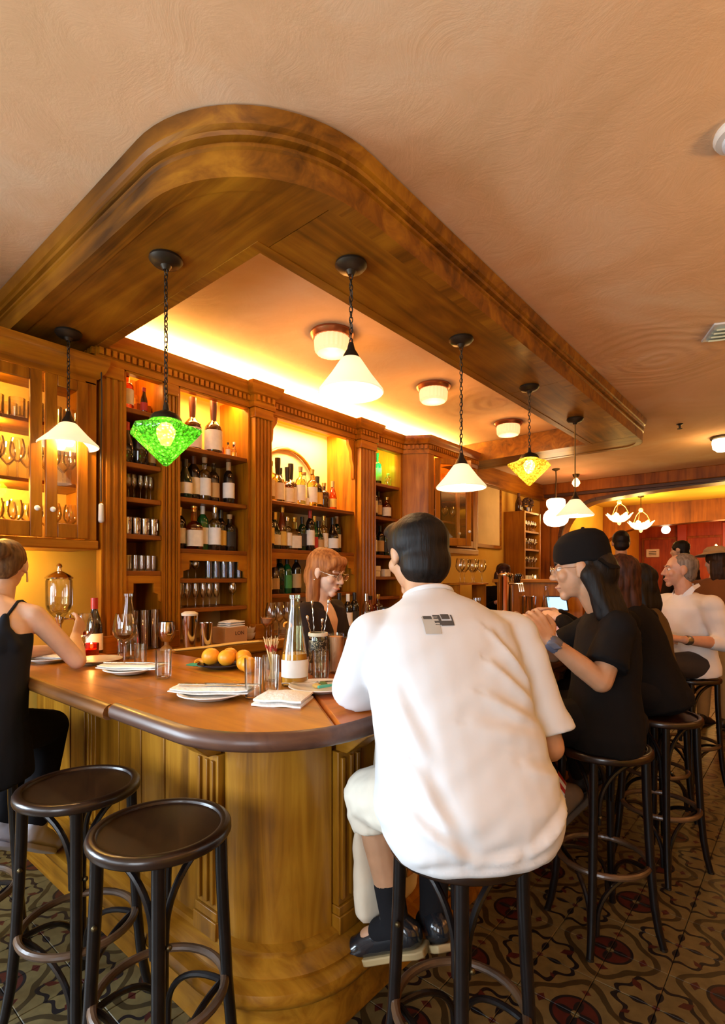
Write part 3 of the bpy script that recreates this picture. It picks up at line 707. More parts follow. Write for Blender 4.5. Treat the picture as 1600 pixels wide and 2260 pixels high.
# bare bulb fitting, smoke alarm, vent plate, sprinkler, far ceiling lamp
t = E('bare_bulb_fitting', 'small red glowing bulb on the far ceiling beyond the canopy', 'lamp', (-2.52, 7.6, 2.90))
MB().lathe([(0,0), (.05,0), (.04,-.03), (.02,-.05), (0,-.05)], 14).build('socket', BRASS, t, world=False)
MB().lathe([(0,-.05), (.02,-.055), (.05,-.10), (.055,-.13), (.03,-.17), (0,-.18)], 16).build('bulb', plain('red_bulb', (1,.4,.2), .4, emit=(1, .35, .15), es=6), t, world=False)
light('red_bulb_light', 'POINT', (-2.5, 7.5, 2.62), 2.0, (1, .25, .05), .05)
t = E('smoke_alarm', 'round white smoke alarm on the ceiling at the right edge', 'alarm', (-.165, 2.105, 2.90))
MB().lathe([(0,0), (.085,0), (.087,-.012), (.080,-.024), (.060,-.028), (0,-.028)], 28).build('base', plain('alarm_cream', (.80,.70,.58), .5), t, world=False)
MB().lathe([(0,-.026), (.062,-.026), (.060,-.040), (.045,-.050), (0,-.053)], 28).build('cover', plain('alarm_white', (.72,.74,.74), .4), t, world=False)
t = E('ceiling_vent', 'white angular ceiling vent at the right edge above the dining side', 'vent', (-.36, 3.75, 2.90), .4)
MB().prism([(-.12,-.12), (.12,-.12), (.12,.12), (-.12,.12)], -.012, 0).build('frame', plain('alarm_white', (.72,.74,.74)), t, world=False, bevel=.004)
for k_ in range(4): MB().obox((0, -.075+k_*.05, -.022), (.10,0,0), (0,.022,.012), (0,-.002,.004)).build('slat', plain('vent_green_white', (.62,.66,.48), .5), t, world=False)
t = E('sprinkler', 'small dark sprinkler head on the far ceiling', 'sprinkler', (-.95, 5.75, 2.90))
MB().lathe([(0,0), (.03,0), (.026,-.006), (.01,-.012), (.008,-.04), (0,-.04)], 12).build('pipe', DBRONZE, t, world=False)
MB().lathe([(0,-.04), (.022,-.042), (.022,-.046), (0,-.048)], 12).build('deflector', DBRONZE, t, world=False)
t = E('ceiling_lamp', 'amber glowing ceiling lamp at the right edge beyond the canopy', 'lamp', (-.70, 6.55, 2.90))
MB().lathe([(0,0), (.11,0), (.11,-.02), (.09,-.03), (0,-.03)], 24).build('metal_ring', BRASS, t, world=False)
MB().lathe([(.09,-.03), (.095,-.06), (.085,-.12), (.05,-.15), (0,-.155)], 24).build('glass_drum', GLOBE, t, world=False)
light('ceiling_lamp_light', 'POINT', (-.70, 6.55, 2.66), 9, (1, .55, .15), .08)
# chandeliers with petal bowls in the next room
PETAL = shade_mat('petal_glass', (1, .58, .24), .75)
for x, y, ztop, zb, lb_ in ((-2.12, 9.5, 2.78, 2.30, 'petal glass bowl chandelier hung on three arms, the right one of two'), (-2.33, 9.05, 2.78, 2.40, 'petal glass bowl chandelier close to the arch, the left one of two')):
    t = E('chandelier', lb_, 'chandelier', (x, y, ztop), group='petal chandeliers beyond the arch')
    MB().lathe([(0,0), (.05,0), (.045,-.02), (.01,-.03), (0,-.03)], 14).build('ceiling_rose', BRASS, t, world=False)
    h_ = ztop-zb
    MB().tube([(0,0,0), (0,0,-h_+.25)], .007, 6).build('stem', BRASS, t, world=False)
    MB().ell((0,0,-h_+.25), .035, nu=12, nv=8).build('hub', PETAL, t, world=False)
    for k_ in range(3):
        a = k_*2*pi/3+.5; MB().tube([(0,0,-h_+.25), (.09*cos(a), .09*sin(a), -h_+.17), (.14*cos(a), .14*sin(a), -h_+.07)], .005, 6).build('arm', plain('gilt_arm', (.75,.50,.20), .35, .6), t, world=False)
    for k_ in range(8):
        a = k_*2*pi/8; ca, sa = cos(a), sin(a); m = MB(); rows = []
        for r_, z_, hw in ((.03, -.06, .015), (.09, -.045, .040), (.14, -.005, .055), (.175, .045, .038), (.20, .075, .004)):
            rows.append([(r_*ca-hw*sa, r_*sa+hw*ca, z_-h_), (r_*1.03*ca, r_*1.03*sa, z_-.012-h_), (r_*ca+hw*sa, r_*sa-hw*ca, z_-h_)])
        vs = [p for r_ in rows for p in r_]; fs = [(q*3+c_, q*3+c_+1, q*3+c_+4, q*3+c_+3) for q in range(4) for c_ in range(2)]
        m.add(vs, fs).build('glass_petal', PETAL, t, world=False, smooth=80)
    MB().lathe([(0,-.12), (.02,-.11), (.03,-.085), (.02,-.06), (0,-.06)], 12, c=(0,0,-h_)).build('finial', PETAL, t, world=False)
    light('chandelier_light', 'POINT', (x, y, zb+.12), 26, (1, .66, .20), .08)
light('vault_light', 'POINT', (-.9, 9.6, 2.1), 60, (1, .66, .18), .2)
light('far_room_light', 'POINT', (-1.2, 12.0, 2.2), 40, (1, .30, .08), .2)
t = E('wall_globe_lamp', 'small glowing globe lamp near the far room wall', 'lamp', (-2.02, 10.9, 2.32))
MB().ell((0,0,0), .075, nu=14, nv=10).build('glass_globe', GLOBE, t, world=False); MB().lathe([(0,.46), (.03,.46), (.03,.44), (.006,.42), (.006,.07), (0,.07)], 8).build('stem', BRASS, t, world=False)
t = E('wall_sign', 'small cream wall sign with dark lines on the red far wall', 'sign', (-2.72, 13.27, 2.0))
MB().box(-.13, .13, -.02, .03, -.09, .09).build('plate', CREAM, t, world=False, bevel=.01)
for k_ in range(3): MB().box(-.075, .075, -.024, -.018, -.045+k_*.035, -.032+k_*.035).build('line', DBRONZE, t, world=False)
for k_, (x, y, z) in enumerate(((-.93, 8.06, 1.84), (-.78, 8.06, 1.86), (-.72, 8.06, 1.78))):
    tag(MB().lathe([(0,-.04), (.018,-.03), (.022,0), (.012,.03), (0,.04)], 10, c=(x,y,z)).build('candle_flame_bulb', plain('flame_bulb', (1,.6,.2), emit=(1,.6,.2), es=8)), '%s small orange candle bulb at the right edge of the far arch' % ('left', 'middle', 'right')[k_], 'bulb', 'candle bulbs on the far wall')
t = E('candle_sconce', 'brass sconce behind the candle bulbs at the right edge', 'sconce', (-.8, 8.12, 1.78))
MB().tube([(-.13,-.06,.0), (-.06,-.04,-.06), (0,.0,-.04), (.04,-.04,-.04), (.08,-.06,-.06)], .008, 6).build('arm', BRASS, t, world=False); MB().lathe([(0,-.1), (.04,-.06), (.04,0), (0,.04)], 12).build('plate', BRASS, t, world=False)

# ------------------------------------------------------------------ bentwood bar stools
def make_stool(label, loc, rz):
    t = E('bar_stool', label, 'stool', loc, rz, 'bentwood bar stools along the counter')
    SZ = .765
    MB().lathe([(0, SZ-.008), (.160, SZ-.008), (.162, SZ-.004), (.162, SZ-.026), (0, SZ-.026)], 40).build('seat', SEATW, t, world=False)
    MB().lathe([(.1615, SZ-.035), (.1615, SZ-.002), (.165, SZ+.001), (.178, SZ+.0005), (.186, SZ-.003), (.1895, SZ-.009), (.190, SZ-.024), (.187, SZ-.029), (.165, SZ-.029)], 48).build('seat_rim', RIMW, t, world=False, smooth=60)
    for k_ in range(4):
        a = k_*pi/2; ca, sa = cos(a), sin(a)
        pts = [(r*ca, r*sa, z) for r, z in ((.160, SZ-.026), (.163, .60), (.170, .45), (.178, .30), (.190, .16), (.205, .07), (.222, 0.0))]
        l = MB().tube(pts, [.0175, .0175, .0170, .0165, .016, .015, .0135], 12).build('leg', DARKW, t, world=False)
        MB().tube([(.222*ca, .222*sa, .008), (.2225*ca, .2225*sa, 0)], .0145, 10).build('foot_cap', DBRONZE, l, world=False)
    for k_ in (0, 2):   # bent braces sweep from the front and back legs up to the side legs
        for sd_ in (1, -1):
            for nm, zl, zt_, ra, rb in (('seat_brace', .545, SZ-.045, .148, .150), ('foot_brace', .13, .292, .182, .165)):
                a0 = k_*pi/2; a1 = a0+sd_*pi/2; p0 = V((ra*cos(a0), ra*sin(a0), 0)); p1 = V((rb*cos(a1), rb*sin(a1), 0)); pts = []
                off = (p1-p0).normalized()*.022
                for i in range(12):
                    th = pi/2*i/11; q = 1-cos(th); p = p0*(1-q)+p1*q+off*(1-q); pts.append((p.x, p.y, zl+(zt_-zl)*sin(th)))
                pts.insert(0, (p0.x+off.x*.9, p0.y+off.y*.9, zl-.06))
                MB().tube(pts, .0095, 8).build(nm, DARKW, t, world=False)
    MB().tube([(.172*cos(i*2*pi/36), .172*sin(i*2*pi/36), .305) for i in range(36)], .0125, 10, closed=True).build('foot_ring', RINGW, t, world=False)
    for k_ in range(4):
        a = k_*pi/2+.15; MB().ell((.166*cos(a), .166*sin(a), .525), .008, nu=8, nv=6).build('bolt', BRASS, t, world=False)
    return t
RIMW = plain('stool_rim_wood', (.016, .007, .004), .30, coat=.15, noise=.3, nscale=14)
RINGW = plain('worn_foot_ring', (.075, .040, .020), .38, coat=.2, noise=.55, nscale=9)
stool0 = make_stool('nearest empty bentwood stool with a lit wooden seat in front of the corner column', (-1.378, .76, 0), radians(90)+radians(59))
dup(stool0, (-1.862, .735, 0), radians(90)+radians(66), 'empty bentwood stool with a dark seat left of the nearest one')
dup(stool0, (-.714, 1.244, 0), radians(90)+radians(31), 'bentwood stool under the man in the white shirt')
dup(stool0, (-.66, 2.31, 0), radians(90)+radians(5), 'bentwood stool under the man in the black cap')
dup(stool0, (-.585, 3.01, 0), radians(90)+radians(20), 'bentwood stool behind the black-capped man, its seat rim lit')
dup(stool0, (-.65, 4.30, 0), radians(90)+radians(12), 'farthest bentwood stool, under the older man in a white shirt')
dup(stool0, (-2.36, .52, 0), radians(90)+radians(70), 'bentwood stool at the left edge under the woman in the black top')
# ------------------------------------------------------------------ people
def fuse(name, mb, mat, parent=None, voxel=.008, smooth=3, post=None, factor=.5):
    """one continuous skin grown round overlapping volumes"""
    me = bpy.data.meshes.new(name); me.from_pydata(mb.v, [], mb.f)
    bm = bmesh.new(); bm.from_mesh(me); bmesh.ops.recalc_face_normals(bm, faces=bm.faces); bm.to_mesh(me); bm.free()
    o = bpy.data.objects.new(name, me); COL.objects.link(o)
    r = o.modifiers.new('r', 'REMESH'); r.mode = 'VOXEL'; r.voxel_size = voxel
    if smooth:
        s_ = o.modifiers.new('s', 'SMOOTH'); s_.factor = factor; s_.iterations = smooth
    dg = bpy.context.evaluated_depsgraph_get(); dg.update()
    m2 = bpy.data.meshes.new_from_object(o.evaluated_get(dg)); o.modifiers.clear(); o.data = m2; m2.name = name
    bpy.data.meshes.remove(me)
    if post: post(m2)
    m2.polygons.foreach_set('use_smooth', [True]*len(m2.polygons))
    m2.materials.clear(); m2.materials.append(mat)
    if parent: o.parent = parent
    return o
def folds(amp, freq, dirv=(0, 0, 1), seed=0, zones=None):
    from mathutils import noise
    d = V(dirv).normalized()
    def f(me):
        n = len(me.vertices); co = np.empty(n*3); me.vertices.foreach_get('co', co); co = co.reshape(-1, 3)
        no = np.empty(n*3); me.vertex_normals.foreach_get('vector', no); no = no.reshape(-1, 3)
        out = co.copy()
        for i in range(n):
            p = V(co[i]); q = p*freq*.35+d*(p.dot(d)*freq)+V((seed*3.1, seed*1.7, 0))
            h_ = noise.noise(q)+.5*noise.noise(q*2.1)
            a = amp if not zones else amp*zones(p)
            out[i] = co[i]+no[i]*(a*h_)
        me.vertices.foreach_set('co', out.reshape(-1)); me.update()
    return f
def frame(phi):
    a = radians(phi); return V((-sin(a), cos(a), 0)), V((-cos(a), -sin(a), 0)), V((0, 0, 1))
def skin_mat(name, col):
    m, t, b = nt(name); tc = _n(t, 'ShaderNodeTexCoord'); nz = _n(t, 'ShaderNodeTexNoise', i_Scale=14, i_Detail=4)
    t.links.new(tc.outputs['Object'], nz.inputs['Vector'])
    t.links.new(ramp(t, nz.outputs['Fac'], [(.3, tuple(x*.88 for x in col)), (.7, tuple(min(1, x*1.08) for x in col))]), b.inputs['Base Color'])
    b.inputs['Roughness'].default_value = .5; b.inputs['Subsurface Weight'].default_value = .12; b.inputs['Subsurface Radius'].default_value = (.012, .005, .003); b.inputs['Subsurface Scale'].default_value = .5
    return m
def cloth(name, col, noise=.08): return plain(name, col, .92, noise=noise, nscale=6, bump=.12, sheen=(.06 if max(col) > .2 else 0), spec=.15)
def hair_mat(name, dark, lite):
    m, t, b = nt(name); tc = _n(t, 'ShaderNodeTexCoord'); mp = _n(t, 'ShaderNodeMapping'); mp.inputs['Scale'].default_value = (70, 70, 5)
    nz = _n(t, 'ShaderNodeTexNoise', i_Scale=1, i_Detail=4); t.links.new(tc.outputs['Object'], mp.inputs['Vector']); t.links.new(mp.outputs[0], nz.inputs['Vector'])
    t.links.new(ramp(t, nz.outputs['Fac'], [(.3, dark), (.7, lite)]), b.inputs['Base Color'])
    bp = _n(t, 'ShaderNodeBump', i_Strength=.6, i_Distance=.006); t.links.new(nz.outputs['Fac'], bp.inputs['Height']); t.links.new(bp.outputs[0], b.inputs['Normal'])
    b.inputs['Roughness'].default_value = .55; b.inputs['Specular IOR Level'].default_value = .22; return m
def head_prims(m, c, hf, hu, sc=1.0, fem=False, ears=True):
    hl = hu.cross(hf).normalized(); fr = (hl, hf, hu)
    P = lambda f, l, u: c+hf*(f*sc)+hl*(l*sc)+hu*(u*sc)
    m.ell(P(-.012, 0, .022), (.074*sc, .094*sc, .088*sc), fr, 20, 14)
    m.ell(P(.030, 0, -.030), (.058*sc, .060*sc, .078*sc), fr, 18, 12)
    m.ell(P(.030, 0, -.068), (.046*sc if not fem else .040*sc, .050*sc, .040*sc), fr, 16, 10)
    m.ell(P(.070, 0, -.098), (.022*sc, .020*sc, .020*sc), fr)
    for s_ in (1, -1):
        m.ell(P(.062, s_*.036, -.022), (.026*sc, .022*sc, .026*sc), fr)
        m.cap(P(.080, s_*.012, .024), .011*sc, P(.070, s_*.046, .022), .009*sc)
        if ears:
            m.ell(P(-.006, s_*.078, -.004), (.010*sc, .020*sc, .032*sc), fr); m.ell(P(.002, s_*.076, -.026), (.008*sc, .012*sc, .014*sc), fr)
    m.cap(P(.084, 0, .014), .009*sc, P(.108, 0, -.026), .012*sc)
    for s_ in (1, -1): m.ell(P(.098, s_*.012, -.030), (.009*sc, .011*sc, .008*sc), fr)
    m.ell(P(.088, 0, -.062), (.024*sc, .011*sc, .007*sc), fr); m.ell(P(.085, 0, -.074), (.020*sc, .011*sc, .008*sc), fr)
def face_parts(body, c, hf, hu, brow=(.02,.012,.008), lip=(.45,.16,.11), closed=False, sc=1.0, iris=(.03,.018,.01)):
    hl = hu.cross(hf).normalized(); fr = (hl, hf, hu)
    P = lambda f, l, u: c+hf*(f*sc)+hl*(l*sc)+hu*(u*sc)
    for s_ in (1, -1):
        if not closed:
            e = MB().ell(P(.0725, s_*.032, .004), (.013*sc, .013*sc, .009*sc), fr, 12, 8).build('eye', plain('eye_white', (.75,.70,.65), .2), body)
            MB().ell(P(.0835, s_*.032, .004), (.0055*sc, .003*sc, .0055*sc), fr, 10, 6).build('iris', plain('iris_dark', iris, .2), e)
        else:
            MB().tube([P(.080, s_*.018, .002), P(.084, s_*.031, -.004), P(.078, s_*.045, .001)], .0022*sc, 6).build('eyelash', plain('lash_brown', (.10,.035,.015), .8), body)
        MB().tube([P(.090, s_*.014, .024), P(.087, s_*.032, .031), P(.074, s_*.052, .025)], [.003*sc, .0036*sc, .002*sc], 6).build('eyebrow', plain('brow_%d' % int(brow[0]*1000), brow, .9), body)
    MB().tube([P(.082, .023, -.067), P(.0965, .008, -.064), P(.0965, -.008, -.064), P(.082, -.023, -.067)], [.002*sc, .0055*sc, .0055*sc, .002*sc], 6).build('lips', plain('lips_%d' % int(lip[0]*100), lip, .45), body)
def hand_prims(m, w, d, n, side, curl=.5, sc=1.0, spread=.12):
    """w wrist, d fingers' way, n palm normal, side towards the thumb"""
    d = d.normalized(); n = (n-d*n.dot(d)).normalized(); s_ = d.cross(n).normalized()
    if s_.dot(side) < 0: s_ = -s_
    L = [.074, .082, .078, .062]
    for i in range(4):
        o = (1.5-i)*.0205*sc; kn = w+d*(.088*sc)+s_*o; m.cap(w+s_*o*.55+d*.012*sc, .0145*sc, kn, .0115*sc, 8, 3)
        dd = (d+s_*(1.5-i)*spread).normalized(); p = kn; a = 0
        for seg, fr in enumerate((.45, .31, .24)):
            a += curl*(.8 if seg == 0 else 1.0); q = dd*cos(a)+n*sin(a); p2 = p+q*(L[i]*fr*sc)
            m.cap(p, (.0098-.0010*seg)*sc, p2, (.0090-.0010*seg)*sc, 8, 3); p = p2
    b = w+d*.022*sc+s_*.020*sc; t1 = b+(d*.55+s_*.75+n*.30).normalized()*.042*sc
    t2 = t1+(d*.80+s_*.40+n*.40).normalized()*.030*sc; t3 = t2+(d*.9+s_*.1+n*.5).normalized()*.024*sc
    m.cap(b, .0155*sc, t1, .0125*sc, 8, 3); m.cap(t1, .0122*sc, t2, .0105*sc, 8, 3); m.cap(t2, .0104*sc, t3, .0088*sc, 8, 3)
def body_prims(J, k=1.0, fem=False, legs=True, feet=True, hands=None, thick=1.0):
    m = MB(); u = V((0,0,1))
    P, N = J['P'], J['N']; ax = (N-P).normalized(); rt = (J['SR']-J['SL']).normalized(); fw = ax.cross(rt)*-1
    fw = (rt.cross(ax))*-1
    for t_, hw, hd in (): pass
    rings = []
    for t_, hw, hd in ((-.16, .135, .105), (-.02, .165, .115), (.22, .140, .098), (.5, .150, .105), (.75, .150, .095), (.90, .100, .070), (.98, .055, .055)):
        rings.append((P+(N-P)*t_, rt*hw*thick, fw*hd*thick))
    m.loft(rings, 20, 2.2)
    for s_ in 'LR':
        S, Eb, W = J['S'+s_], J['E'+s_], J['W'+s_]
        m.cap(N*.6+S*.4-ax*.03, .048*k, S, .050*k); m.cap(S, .050*k, Eb, .042*k); m.cap(Eb, .041*k, Eb*.6+W*.4, .040*k); m.cap(Eb*.6+W*.4, .040*k, W, .027*k)
        if legs:
            H, K, A = J['H'+s_], J['K'+s_], J['A'+s_]
            m.cap(H, .088*k, K, .060*k); m.cap(K, .058*k, K*.62+A*.38, .056*k); m.cap(K*.62+A*.38, .055*k, A, .037*k)
            T = J.get('T'+s_)
            if feet and T: m.cap(A-u*.02, .036*k, T, .028*k)
        if hands and s_ in hands:
            d, n, sd, cu = hands[s_]; hand_prims(m, W, V(d), V(n), V(sd), cu, .95 if fem else 1.05)
    c = J['Hd']; m.cap(N-ax*.06, .062*k, c-J['hu']*.075-J['hf']*.012, .054*k if not fem else .047)
    head_prims(m, c, J['hf'], J['hu'], J.get('hs', 1.0), fem)
    return m
def person(label, J, skin, voxel=.0075, smooth=2, **kw):
    o = fuse('person', body_prims(J, **kw), skin, None, voxel, smooth); tag(o, label, 'person'); return o
def shoe(body, A, T, mat, sole, r=.043, name='shoe'):
    u = V((0,0,1)); d = (T-A); d.z *= .9; L = d.length; d.normalize(); sdv = d.cross(u).normalized(); up = sdv.cross(d)
    m = MB(); heel = A-up*.035-d*.045; toe = heel+d*.27
    m.cap(heel+up*.012, .040, toe-d*.03, .036); m.cap(heel+up*.02, .042, A+up*.035, .044); m.cap(A-up*.01, .046, toe-d*.09+up*.012, .036)
    m.ell(toe-d*.05, (.045, .055, .033), (sdv, d, up))
    o = fuse(name, m, mat, body, .009, 3)
    s_ = MB(); rings = []
    pts = [(-.045, .030), (-.02, .040), (.05, .036), (.12, .040), (.17, .043), (.205, .034), (.222, .012)]
    poly = [(a, b) for a, b in pts]+[(a, -b) for a, b in reversed(pts)]
    vs = [heel+d*(a+.005)+sdv*b-up*h_ for h_ in (.022, .044) for a, b in poly]; n = len(poly)
    s_.add(vs, [tuple(range(n)), tuple(range(2*n-1, n-1, -1))]+[(i, (i+1) % n, n+(i+1) % n, n+i) for i in range(n)])
    s_.build('sole', sole, o, world=False, bevel=.004)
    return o
SKIN1 = skin_mat('tan_skin', (.50, .27, .15)); SKIN2 = skin_mat('fair_skin', (.66, .40, .27)); SKIN3 = skin_mat('ruddy_skin', (.60, .31, .19))
BLACKC = cloth('black_cotton', (.006, .005, .005)); BLACKH = hair_mat('black_hair', (.003, .0025, .0025), (.010, .007, .006))

# --- the man in white on the near stool, seen from behind
f, l, u = frame(55); B = V((-.714, 1.244, 0)); Q = lambda a, b, c: B+f*a+l*b+u*c
hf = (f*.94+l*.20-u*.22).normalized(); hl_ = u.cross(hf).normalized(); hu = hf.cross(hl_).normalized()
J = dict(P=Q(.0, 0, .88), N=Q(.190, .020, 1.375), Hd=Q(.255, .030, 1.525), hf=hf, hu=hu, SL=Q(.125, .207, 1.285), SR=Q(.125, -.235, 1.275),
    EL=Q(.300, .205, 1.080), WL=Q(.48, .10, 1.085), ER=Q(.035, -.295, .965), WR=Q(.21, -.21, .865), HL=Q(.02, .11, .86), HR=Q(.02, -.11, .86),
    KL=V((-1.105, 1.345, .735)), KR=Q(.40, -.09, .79), AL=V((-1.03, 1.385, .325)), AR=Q(.33, -.06, .335), TL=V((-1.13, 1.36, .255)), TR=Q(.43, -.06, .245), hs=1.03)
man = person('man in a white T-shirt seen from behind, seated on the near stool', J, SKIN1, hands=dict(L=(f*.8-l*.5, -u, l*.2+f, .35), R=(f*.8+l*.3, -u, l, .35)), k=1.02, thick=1.1)
WT = cloth('white_tshirt_cotton', (.66, .675, .69), .02)
m = MB(); rings = []
for fo, so, z, hw, hd in ((-.035, -.015, .742, .212, .172), (-.035, -.015, .79, .238, .190), (-.025, -.012, .87, .247, .192), (.0, -.005, .98, .232, .172), (.045, .003, 1.10, .224, .158), (.090, .010, 1.21, .228, .150), (.125, .010, 1.29, .222, .135), (.150, .012, 1.345, .165, .105), (.172, .018, 1.385, .088, .078), (.178, .020, 1.40, .074, .070)):
    tilt = f*1.0-u*(.35 if z > 1.05 else .1)
    rings.append((Q(fo, so, z), l*hw, tilt.normalized()*hd))
m.loft(rings, 28, 2.3)
for s_ in 'LR':
    S, Eb = J['S'+s_], J['E'+s_]; d = (Eb-S); sd = (l if s_ == 'L' else -l); ax = d.normalized()
    Np = Q(.150, .015, 1.325)
    for q in (0, .25, .5, .75): m.cap(Np*(1-q)+(S-sd*.02)*q-u*(.028+.008*q), .080, S-sd*.006-u*.004, .078)
    e1 = ax.cross(f).normalized(); e2 = ax.cross(e1)
    m.loft([(S-ax*.035-sd*.015, e1*.050, e2*.060), (S+d*.12, e1*.070, e2*.076), (S+d*.42+sd*.002, e1*.075, e2*.077), (S+d*.90+sd*.006, e1*.083, e2*.080)], 20, 2.1)
def zone(p): return .55+1.4*max(0, min(1, (1.0-p.z)/.25))+.6*max(0, min(1, (p-J['SR']).dot(-l)*4+.4))
CREASE = [((-.085,1.30), (-.22,1.12), .014, .012), ((-.06,1.225), (-.215,1.085), .015, .011), ((-.03,1.15), (-.225,1.045), .017, .011), ((.02,1.09), (-.225,1.03), .020, .007), ((.20,.90), (.06,.80), .014, .011), ((.06,.80), (-.08,.812), .014, .010), ((-.08,.812), (-.245,.885), .014, .012), ((.17,.99), (.10,.83), .016, .009), ((.14,.775), (-.20,.79), .012, .007), ((-.10,.99), (-.24,.93), .017, .007), ((.20,1.18), (.15,1.02), .016, .007)]
def tee_folds(me):
    base = folds(.0075, 8.5, f*.15+l*.55+u*.85, 3, zone); base(me)
    n = len(me.vertices); co = np.empty(n*3); me.vertices.foreach_get('co', co); co = co.reshape(-1, 3); no = np.empty(n*3); me.vertex_normals.foreach_get('vector', no); no = no.reshape(-1, 3)
    rel = co-np.array(B); x = rel @ np.array(l); z = rel[:, 2]; back = (no @ np.array(f)) < .25; dsp = np.zeros(n)
    for (x0, z0), (x1, z1), w_, a in CREASE:
        dx, dz = x1-x0, z1-z0; L = math.hypot(dx, dz); t_ = np.clip(((x-x0)*dx+(z-z0)*dz)/L**2, 0, 1)
        sgn = ((x-x0)*dz-(z-z0)*dx)/L; d = np.hypot(x-(x0+t_*dx), z-(z0+t_*dz)); fade = np.sin(np.pi*np.clip(t_*.8+.15, 0, 1))
        dsp += a*fade*(np.exp(-(d/w_)**2)-.8*np.exp(-((d-1.5*w_*np.sign(sgn))/(1.2*w_))**2)*(sgn > 0))
    co += no*(dsp*back)[:, None]; me.vertices.foreach_set('co', co.reshape(-1)); me.update()
ts = fuse('tshirt', m, WT, man, .0085, 9, tee_folds)
MB().tube([Q(.178+.066*cos(a)*.9, .020+.070*sin(a), 1.398-.028*cos(a)) for a in [2*pi*i/28 for i in range(28)]], .008, 8, closed=True).build('collar', WT, man)
# back print, laid on the cloth
bvh = BVHTree.FromObject(ts, bpy.context.evaluated_depsgraph_get())
def print_patch(name, x0, x1, y0, y1, mat, nx=8, ny=5):
    m = MB(); vs = []; ok = True
    for j in range(ny+1):
        for i in range(nx+1):
            p = Q(-.6, 0, 1.30)+l*(x0+(x1-x0)*i/nx)+u*(y0+(y1-y0)*j/ny)
            h_ = bvh.ray_cast(p, f)
            if h_[0] is None: return
            vs.append(h_[0]-f*.0022+u*.0008)
    m.add(vs, [(j*(nx+1)+i, j*(nx+1)+i+1, (j+1)*(nx+1)+i+1, (j+1)*(nx+1)+i) for j in range(ny) for i in range(nx)])
    m.build(name, mat, ts, world=False, smooth=180, fix=False)
INK = plain('faded_black_ink', (.07, .065, .06), .9); INK2 = plain('grey_ink', (.42, .40, .35), .9)
print_patch('shirt_print', .062, .104, .004, .046, INK2)
for x0, x1, y0, y1 in ((.030, .052, .040, .052), (.026, .058, .024, .036), (.055, .074, .026, .050), (.022, .026, .024, .050), (.078, .100, .040, .048)): print_patch('shirt_print', x0, x1, y0, y1, INK, 5, 3)
SHORTS = cloth('cream_shorts_cotton', (.72, .66, .54))
m = MB()
for s_ in 'LR':
    m.cap(J['H'+s_]+u*.0, .115, J['K'+s_]-(J['K'+s_]-J['H'+s_])*.10, .092); K = J['K'+s_]; A = J['A'+s_]; d = (A-K).normalized()
    e1 = d.cross(l).normalized(); e2 = d.cross(e1)
    m.cap(K, .088, K+d*.01, .088); m.loft([(K-d*.03, e1*.088, e2*.088), (K+d*.05, e1*.092, e2*.086), (K+d*.095, e1*.090, e2*.082)], 18, 2.1)
m.ell(Q(-.01, 0, .865), (.21, .17, .10), (l, f, u))
fuse('shorts', m, SHORTS, man, .010, 4, folds(.005, 16, u*.8+f*.5, 5))
m = MB()
for a, r in ((V((0,0,0)), 0),): pass
HB = V(J['Hd']); hl_ = J['hu'].cross(J['hf'])
m.ell(HB-J['hf']*.020+J['hu']*.030, (.092, .108, .094), (hl_, J['hf'], J['hu']), 22, 16); m.ell(HB-J['hf']*.045-J['hu']*.035, (.080, .075, .085), (hl_, J['hf'], J['hu']), 18, 12)
m.ell(HB+J['hf']*.045+J['hu']*.085, (.075, .055, .035), (hl_, J['hf'], J['hu']))
fuse('hair', m, BLACKH, man, .008, 4, folds(.0035, 16, u, 2))
SOCK = cloth('black_sock', (.010, .010, .012)); GLOSS = plain('black_patent_leather', (.012, .014, .018), .18, coat=.6); TAN = plain('tan_rubber_sole', (.36, .26, .12), .7)
for s_ in 'LR':
    A, K = J['A'+s_], J['K'+s_]; d = (K-A).normalized()
    fuse('sock', MB().cap(A-u*.02, .046, A+d*.13, .050).cap(A-u*.015, .047, A*.45+J['T'+s_]*.55, .043), SOCK, man, .009, 2); shoe(man, A-u*.02, J['T'+s_], GLOSS, TAN)

# --- the man in the black cap
f, l, u = frame(112); B = V((-.66, 2.31, 0)); Q = lambda a, b, c: B+f*a+l*b+u*c
hf, hl_, _ = frame(103); hf = (hf-u*.12).normalized(); hu = hf.cross(u.cross(hf).normalized()).normalized()
J = dict(P=V((-.655, 2.31, .88)), N=V((-.650, 2.36, 1.335)), Hd=V((-.730, 2.266, 1.490)), hf=hf, hu=hu, SL=V((-.575, 2.205, 1.250)), SR=V((-.735, 2.545, 1.250)),
    EL=V((-.600, 2.085, 1.062)), WL=V((-.752, 1.985, 1.208)), ER=V((-.93, 2.50, 1.09)), WR=V((-1.02, 2.33, 1.20)), HL=V((-.69, 2.23, .86)), HR=V((-.70, 2.40, .86)),
    KL=V((-1.03, 2.10, .84)), KR=V((-1.06, 2.40, .84)), AL=V((-.80, 2.24, .555)), AR=V((-1.02, 2.42, .42)), TL=V((-.86, 2.22, .44)), TR=V((-1.12, 2.40, .33)), hs=1.10)
cap_man = person('man in a black cap, glasses and black T-shirt with long hair, seated in profile', J, SKIN1, .006, 2, hands=dict(L=(V((-.55,-.05,.8)), V((-.7,.6,-.2)), V((-.6,.2,.5)), .55), R=(V((-.5,-.5,.5)), V((.1,-.9,0)), V((0,0,1)), .5)))
face_parts(cap_man, J['Hd'], hf, hu, lip=(.36,.15,.10), sc=1.10)
m = MB()
